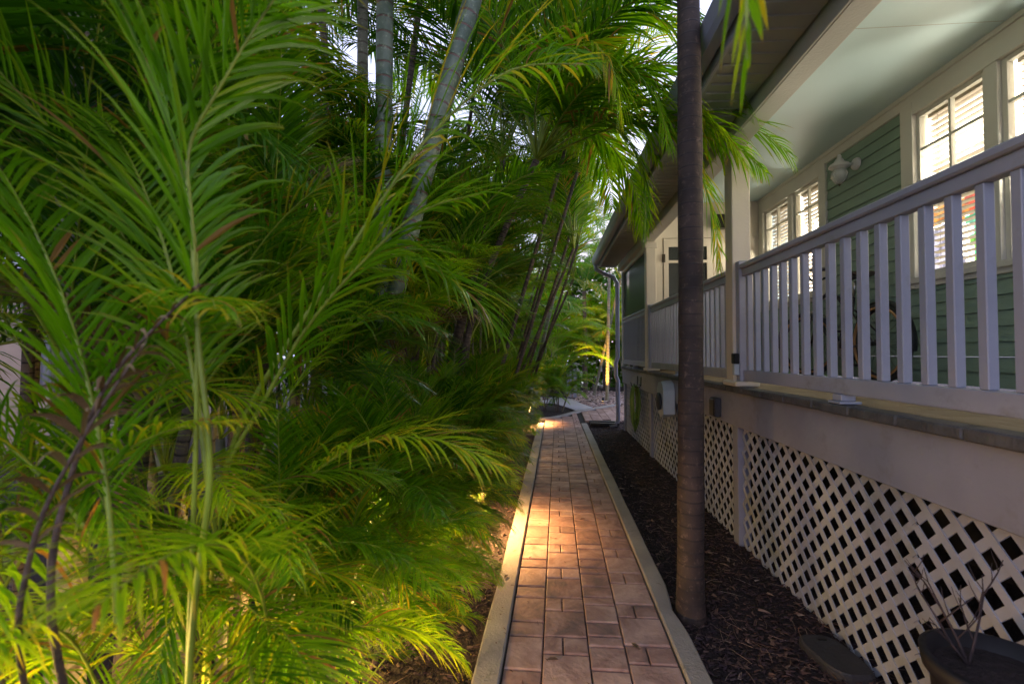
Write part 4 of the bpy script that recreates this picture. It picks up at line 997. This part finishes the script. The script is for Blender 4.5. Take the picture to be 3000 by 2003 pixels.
for i in range(72):
    az = rr0.uniform(-2.8, .4); x, y, z = (rr0.uniform(-1.35, -.85), rr0.uniform(.95, 1.6), rr0.uniform(.25, 1.0)) if i < 30 else (rr0.uniform(-1.9, -1.1), rr0.uniform(.8, 1.5), rr0.uniform(.5, 1.5))
    o = bpy.data.objects.new('frond', FR['AC'[i % 2]][rr0.choice((1, 2, 3, 3, 4, 5))]); s__ = rr0.uniform(.30, .46)
    o.location = V((x, y, z)) - na.location; o.rotation_euler = (rr0.uniform(-.2, .2), rr0.uniform(-.1, .1), az); o.scale = (s__, s__, s__)
    if (V((x + cos(az) * s__, y + sin(az) * s__, z + .25)) - V((0, 0, 1.5))).length > .72: COL.objects.link(o); o.parent = na
# rows of arecas: near row touching the path, middle row, back row
i = 0
def lab_for(row, k):
    return {0: 'leafy areca palm in the front row spilling over the left kerb', 1: 'taller areca palm in the middle row of the left grove', 2: 'back row palm closing the left grove against the sky'}[row]
r5 = random.Random(5)
front = [(-.98, 1.85), (-.90, 2.2), (-.98, 2.6), (-.84, 2.95), (-.95, 3.3), (-.9, 3.72), (-.84, 4.25), (-.80, 4.7), (-.88, 5.2), (-.76, 5.7), (-.82, 6.3), (-.74, 7.0), (-.7, 7.7), (-.66, 8.4), (-.72, 9.1), (-.75, 9.9), (-.5, 10.8), (-.15, 11.9), (.28, 11.75)]
for k, (x, y) in enumerate(front):
    clump((x, y), 6, .68, .27, lab_for(0, k), 8, (.30, .48) if y < 3.6 else (.36, .56), 300 + k, group='front row areca palms along the left kerb', kinds=(0, 1, 2, 3, 4, 5), rad=.012, keys='AAAAAAAABBCC', az_bias=-.3)
mid = [(-1.6, 1.5), (-1.55, 2.1), (-1.6, 2.7), (-1.5, 3.5), (-1.45, 4.2), (-1.4, 5.1), (-1.45, 5.9), (-1.35, 6.8), (-1.3, 7.8), (-1.25, 8.9), (-1.1, 10.2)]
for k, (x, y) in enumerate(mid):
    clump((x, y), 6, 1.75, .45, lab_for(1, k), 8 if y < 4 else 6, (.42, .62) if y < 3 else (.5, .8), 330 + k, group='middle row areca palms of the left grove', az_bias=-.2, keys='AAAAAAAAAAABBBBBBBCCCD', kinds=(0, 0, 1, 1, 2, 3, 5))
back = [(-2.4, .9), (-2.4, 1.9), (-2.4, 3.0), (-2.3, 4.2), (-2.4, 5.6), (-2.3, 7.2), (-2.2, 9), (-3.4, 1.7), (-3.5, 3.6), (-3.6, 5.6), (-3.6, 7.8)]
for k, (x, y) in enumerate(back):
    clump((x, y), 5, 2.4, .6, lab_for(2, k), 6, (.8, 1.15), 360 + k, group='back row palms of the left grove', keys='ABB')
for k, (x, y, tx, ty, tz, key) in enumerate([(-1.9, 4.4, -1.2, 4.2, 5.0, 'A'), (-2.6, 3.6, -2.2, 3.4, 4.8, 'B'), (-1.9, 5.6, -1.0, 5.3, 5.6, 'A'), (-3.0, 5.2, -2.7, 5.0, 5.4, 'B'), (-1.7, 7.0, -.7, 6.6, 5.4, 'A'), (-2.9, 2.3, -2.6, 2.2, 4.4, 'A'), (-3.8, 3.9, -3.6, 3.9, 5.0, 'B'), (-1.4, 3.4, -1.9, 3.6, 4.6, 'A')]):
    palm('grove_palm', (x, y), (tx, ty, tz), .034, 'trunkbrown', 'tall palm roofing the left grove behind the ringed trunks', 15, (1.0, 1.35), key, 450 + k, group='tall palms roofing the left grove', kinds=(0, 1, 2, 3, 4, 5), keys='AB')
rk2 = random.Random(66); roots = [o for o in COL.objects if o.get('group') == 'front row areca palms along the left kerb']
yy = 1.7
while yy < 10.2:
    rt_ = min(roots, key=lambda o: abs(o.location.y - yy)); x0 = lx(0, yy) - rk2.uniform(.32, .60)
    put_frond(rt_, FR[rk2.choice('AAAABC')][rk2.choice((2, 3, 3, 4, 4, 5))], (x0, yy, rk2.uniform(.10, .75)), rk2.uniform(-1.5, .9), rk2.uniform(.19, .33), rk2)
    yy += rk2.uniform(.02, .06) * (.45 if yy < 3.4 else 1 if yy < 4 else 2.6)
for k, (x, y, h_, s0, s1) in enumerate([(-1.15, 3.7, 2.3, .6, .85), (-1.05, 4.5, 2.6, .65, .9), (-1.0, 5.5, 2.7, .7, .95), (-1.05, 6.7, 2.8, .7, 1.0), (-2.0, 2.6, 2.6, .6, .8)]):
    clump((x, y), 5, h_, .4, 'upright areca palm filling the grove below the ringed trunks', 9, (s0, s1), 480 + k, group='upright areca palms below the ringed trunks', keys='AAABBC', kinds=(0, 1, 1, 2, 2, 3, 5), rad=.016)
# taller palms leaning over the path further on
over = [(-.7, 6.9, .42, 6.4, 3.5, 'A'), (-.75, 5.3, .35, 5.4, 3.65, 'C'), (-.6, 8.0, .5, 7.6, 3.3, 'A'), (-.9, 7.3, .1, 7.3, 3.4, 'A'), (-1.1, 9.2, .0, 9.3, 3.8, 'A'), (-1.5, 5.2, -.8, 5.0, 4.6, 'A'), (-.9, 6.4, .35, 6.1, 2.9, 'C'), (-.8, 8.2, .45, 8.0, 2.8, 'A'), (-.9, 4.9, .25, 4.9, 3.9, 'A')]
for k, (x, y, tx, ty, tz, key) in enumerate(over):
    palm('overhanging_palm', (x, y), (tx, ty, tz), .024, 'trunkbrown', 'slender palm leaning over the middle of the path with arching fronds', 13, (.85, 1.15), key, 400 + k,
         group='slender palms leaning over the path', keys='ACC', kinds=(0, 1, 2, 3, 5))
# far palms beyond the bend
palm('lit_palm', (1.84, 14.45), (1.95, 14.6, 4.1), .055, 'trunkpale', 'far slim palm trunk lit orange at its foot by the uplight', 12, (.8, 1.1), 'A', 501, kinds=(0, 1, 2, 3, 5))
palm('lit_palm', (1.60, 16.2), (2.35, 14.9, 3.9), .05, 'trunkpale', 'orange lit far trunk slanting right behind the upright lit one', 11, (.8, 1.1), 'C', 502, kinds=(0, 1, 2, 3, 5))
palm('far_palm', (1.40, 17.2), (1.35, 17.0, 3.8), .085, 'trunkbrown', 'far dark brown palm trunk left of the two orange lit trunks', 13, (.9, 1.2), 'B', 503)
far = [(-.6, 12.4), (-.2, 14.4), (-1.2, 17), (.6, 19), (2.4, 19.5), (3.8, 17.5), (-2.2, 12), (5.5, 18), (.2, 22), (3.6, 18.6), (-2.5, 20), (1.6, 18.4), (2.9, 16.6), (-.2, 17), (-.4, 13.4)]
for k, (x, y) in enumerate(far):
    clump((x, y), 4, 1.6 if k % 2 else 2.6, .6, 'dark green palm thicket plant beyond the bend of the path', 7, (.9, 1.35), 520 + k, group='palms beyond the bend of the path', keys='AAC')
for k, (x, y, h) in enumerate([(-1.6, 14.5, 5.2), (1.0, 20.5, 5.8), (3.0, 21, 5.2), (5.2, 15.5, 5.0), (-3.5, 16, 5.5)]):
    palm('tall_far_palm', (x, y), (x + .2, y, h), .09, 'trunkbrown', 'tall palm rising behind the far thicket', 16, (1.2, 1.6), 'A', 560 + k, group='tall palms behind the far thicket')
# palms right of the far roof
palm('roofside_palm', (-.55, 10.9), (.35, 10.3, 3.7), .05, 'trunkpale', 'bright green palm drooping over the far gutter corner', 14, (.8, 1.0), 'A', 580, kinds=(1, 2, 3, 4, 5))

# hedge, leafy mass far behind
hd = MB(); rh = random.Random(90)
for _ in range(38000):
    x = rh.uniform(-9, 12); y = rh.uniform(20, 21.5); z = rh.random() ** .85 * (5.4 + .7 * sin(x * 1.3) + .4 * sin(x * 3.1)); s_ = rh.uniform(.11, .24)
    a = rh.uniform(0, 2 * pi); d = V((cos(a), sin(a), rh.uniform(-.8, .3))).normalized(); n_ = d.cross(V((rh.uniform(-1, 1), rh.uniform(-1, 1), 1))).normalized(); p = V((x, y, z)); c = (rh.random(), 0, 0)
    hd.add([p, p + d * s_ + n_ * s_ * .45, p + d * s_ * 2, p + d * s_ - n_ * s_ * .45], [(0, 1, 2, 3)], 0, c)
hd.build('hedge', M['leafB'], org=(0, 20.7, 0), kind='stuff', label='dark leafy hedge closing the view far behind the palms', cat='hedge')
for xx, yy in ((-4.9, 1), (-5.2, 5), (-5.0, 9)): pass

# neighbour's pale wall and white gate
nb = thing('neighbour_house', (-7.5, 5, 0), 'pale pinkish neighbouring house glimpsed through the left grove', 'house')
m = MB(); m.box(-8.2, -7.9, -4, 12, 0, 2.7); m.build('wall', M['pinkwall'], nb)
m = MB(); m.hexa([(-8.5, -4.2, 2.71), (-7.5, -4.2, 2.71), (-7.5, 12.2, 2.71), (-8.5, 12.2, 2.71), (-10.5, -4.2, 3.9), (-10.3, -4.2, 3.9), (-10.3, 12.2, 3.9), (-10.5, 12.2, 3.9)]); m.build('roof', M['roof'], nb)
for y in (0., 3.2, 6.5):
    m = MB(); m.box(-7.89, -7.84, y, y + 1.0, 1.0, 2.2, bev=.01); wn = m.build('window', M['white'], nb)
    m = MB(); m.box(-7.839, -7.835, y + .08, y + .92, 1.08, 2.12); m.build('pane', M['glass'], wn)
gt_ = thing('picket_gate', (.85, 15.4, 0), 'white wooden picket gate end beside the far concrete walk', 'gate')
for j, x in enumerate((.66, .755, .90)):
    m = MB(); wd = .035 if j < 2 else .055
    m.hexa([(x - wd, 15.3, .02), (x + wd, 15.3, .02), (x + wd, 15.34, .02), (x - wd, 15.34, .02), (x - wd, 15.3, .88), (x + wd, 15.3, .88), (x + wd, 15.34, .88), (x - wd, 15.34, .88)])
    m.add([(x - wd, 15.3, .881), (x + wd, 15.3, .881), (x + wd, 15.34, .881), (x - wd, 15.34, .881), (x, 15.3, .93), (x, 15.34, .93)], [(0, 1, 4), (1, 2, 5, 4), (2, 3, 5), (3, 0, 4, 5)])
    m.build('picket' if j < 2 else 'gate_post', M['white'], gt_)
for z in (.25, .68):
    m = MB(); m.box(.63, .98, 15.345, 15.375, z, z + .07); m.build('rail', M['white'], gt_)
print('fronds', NF)
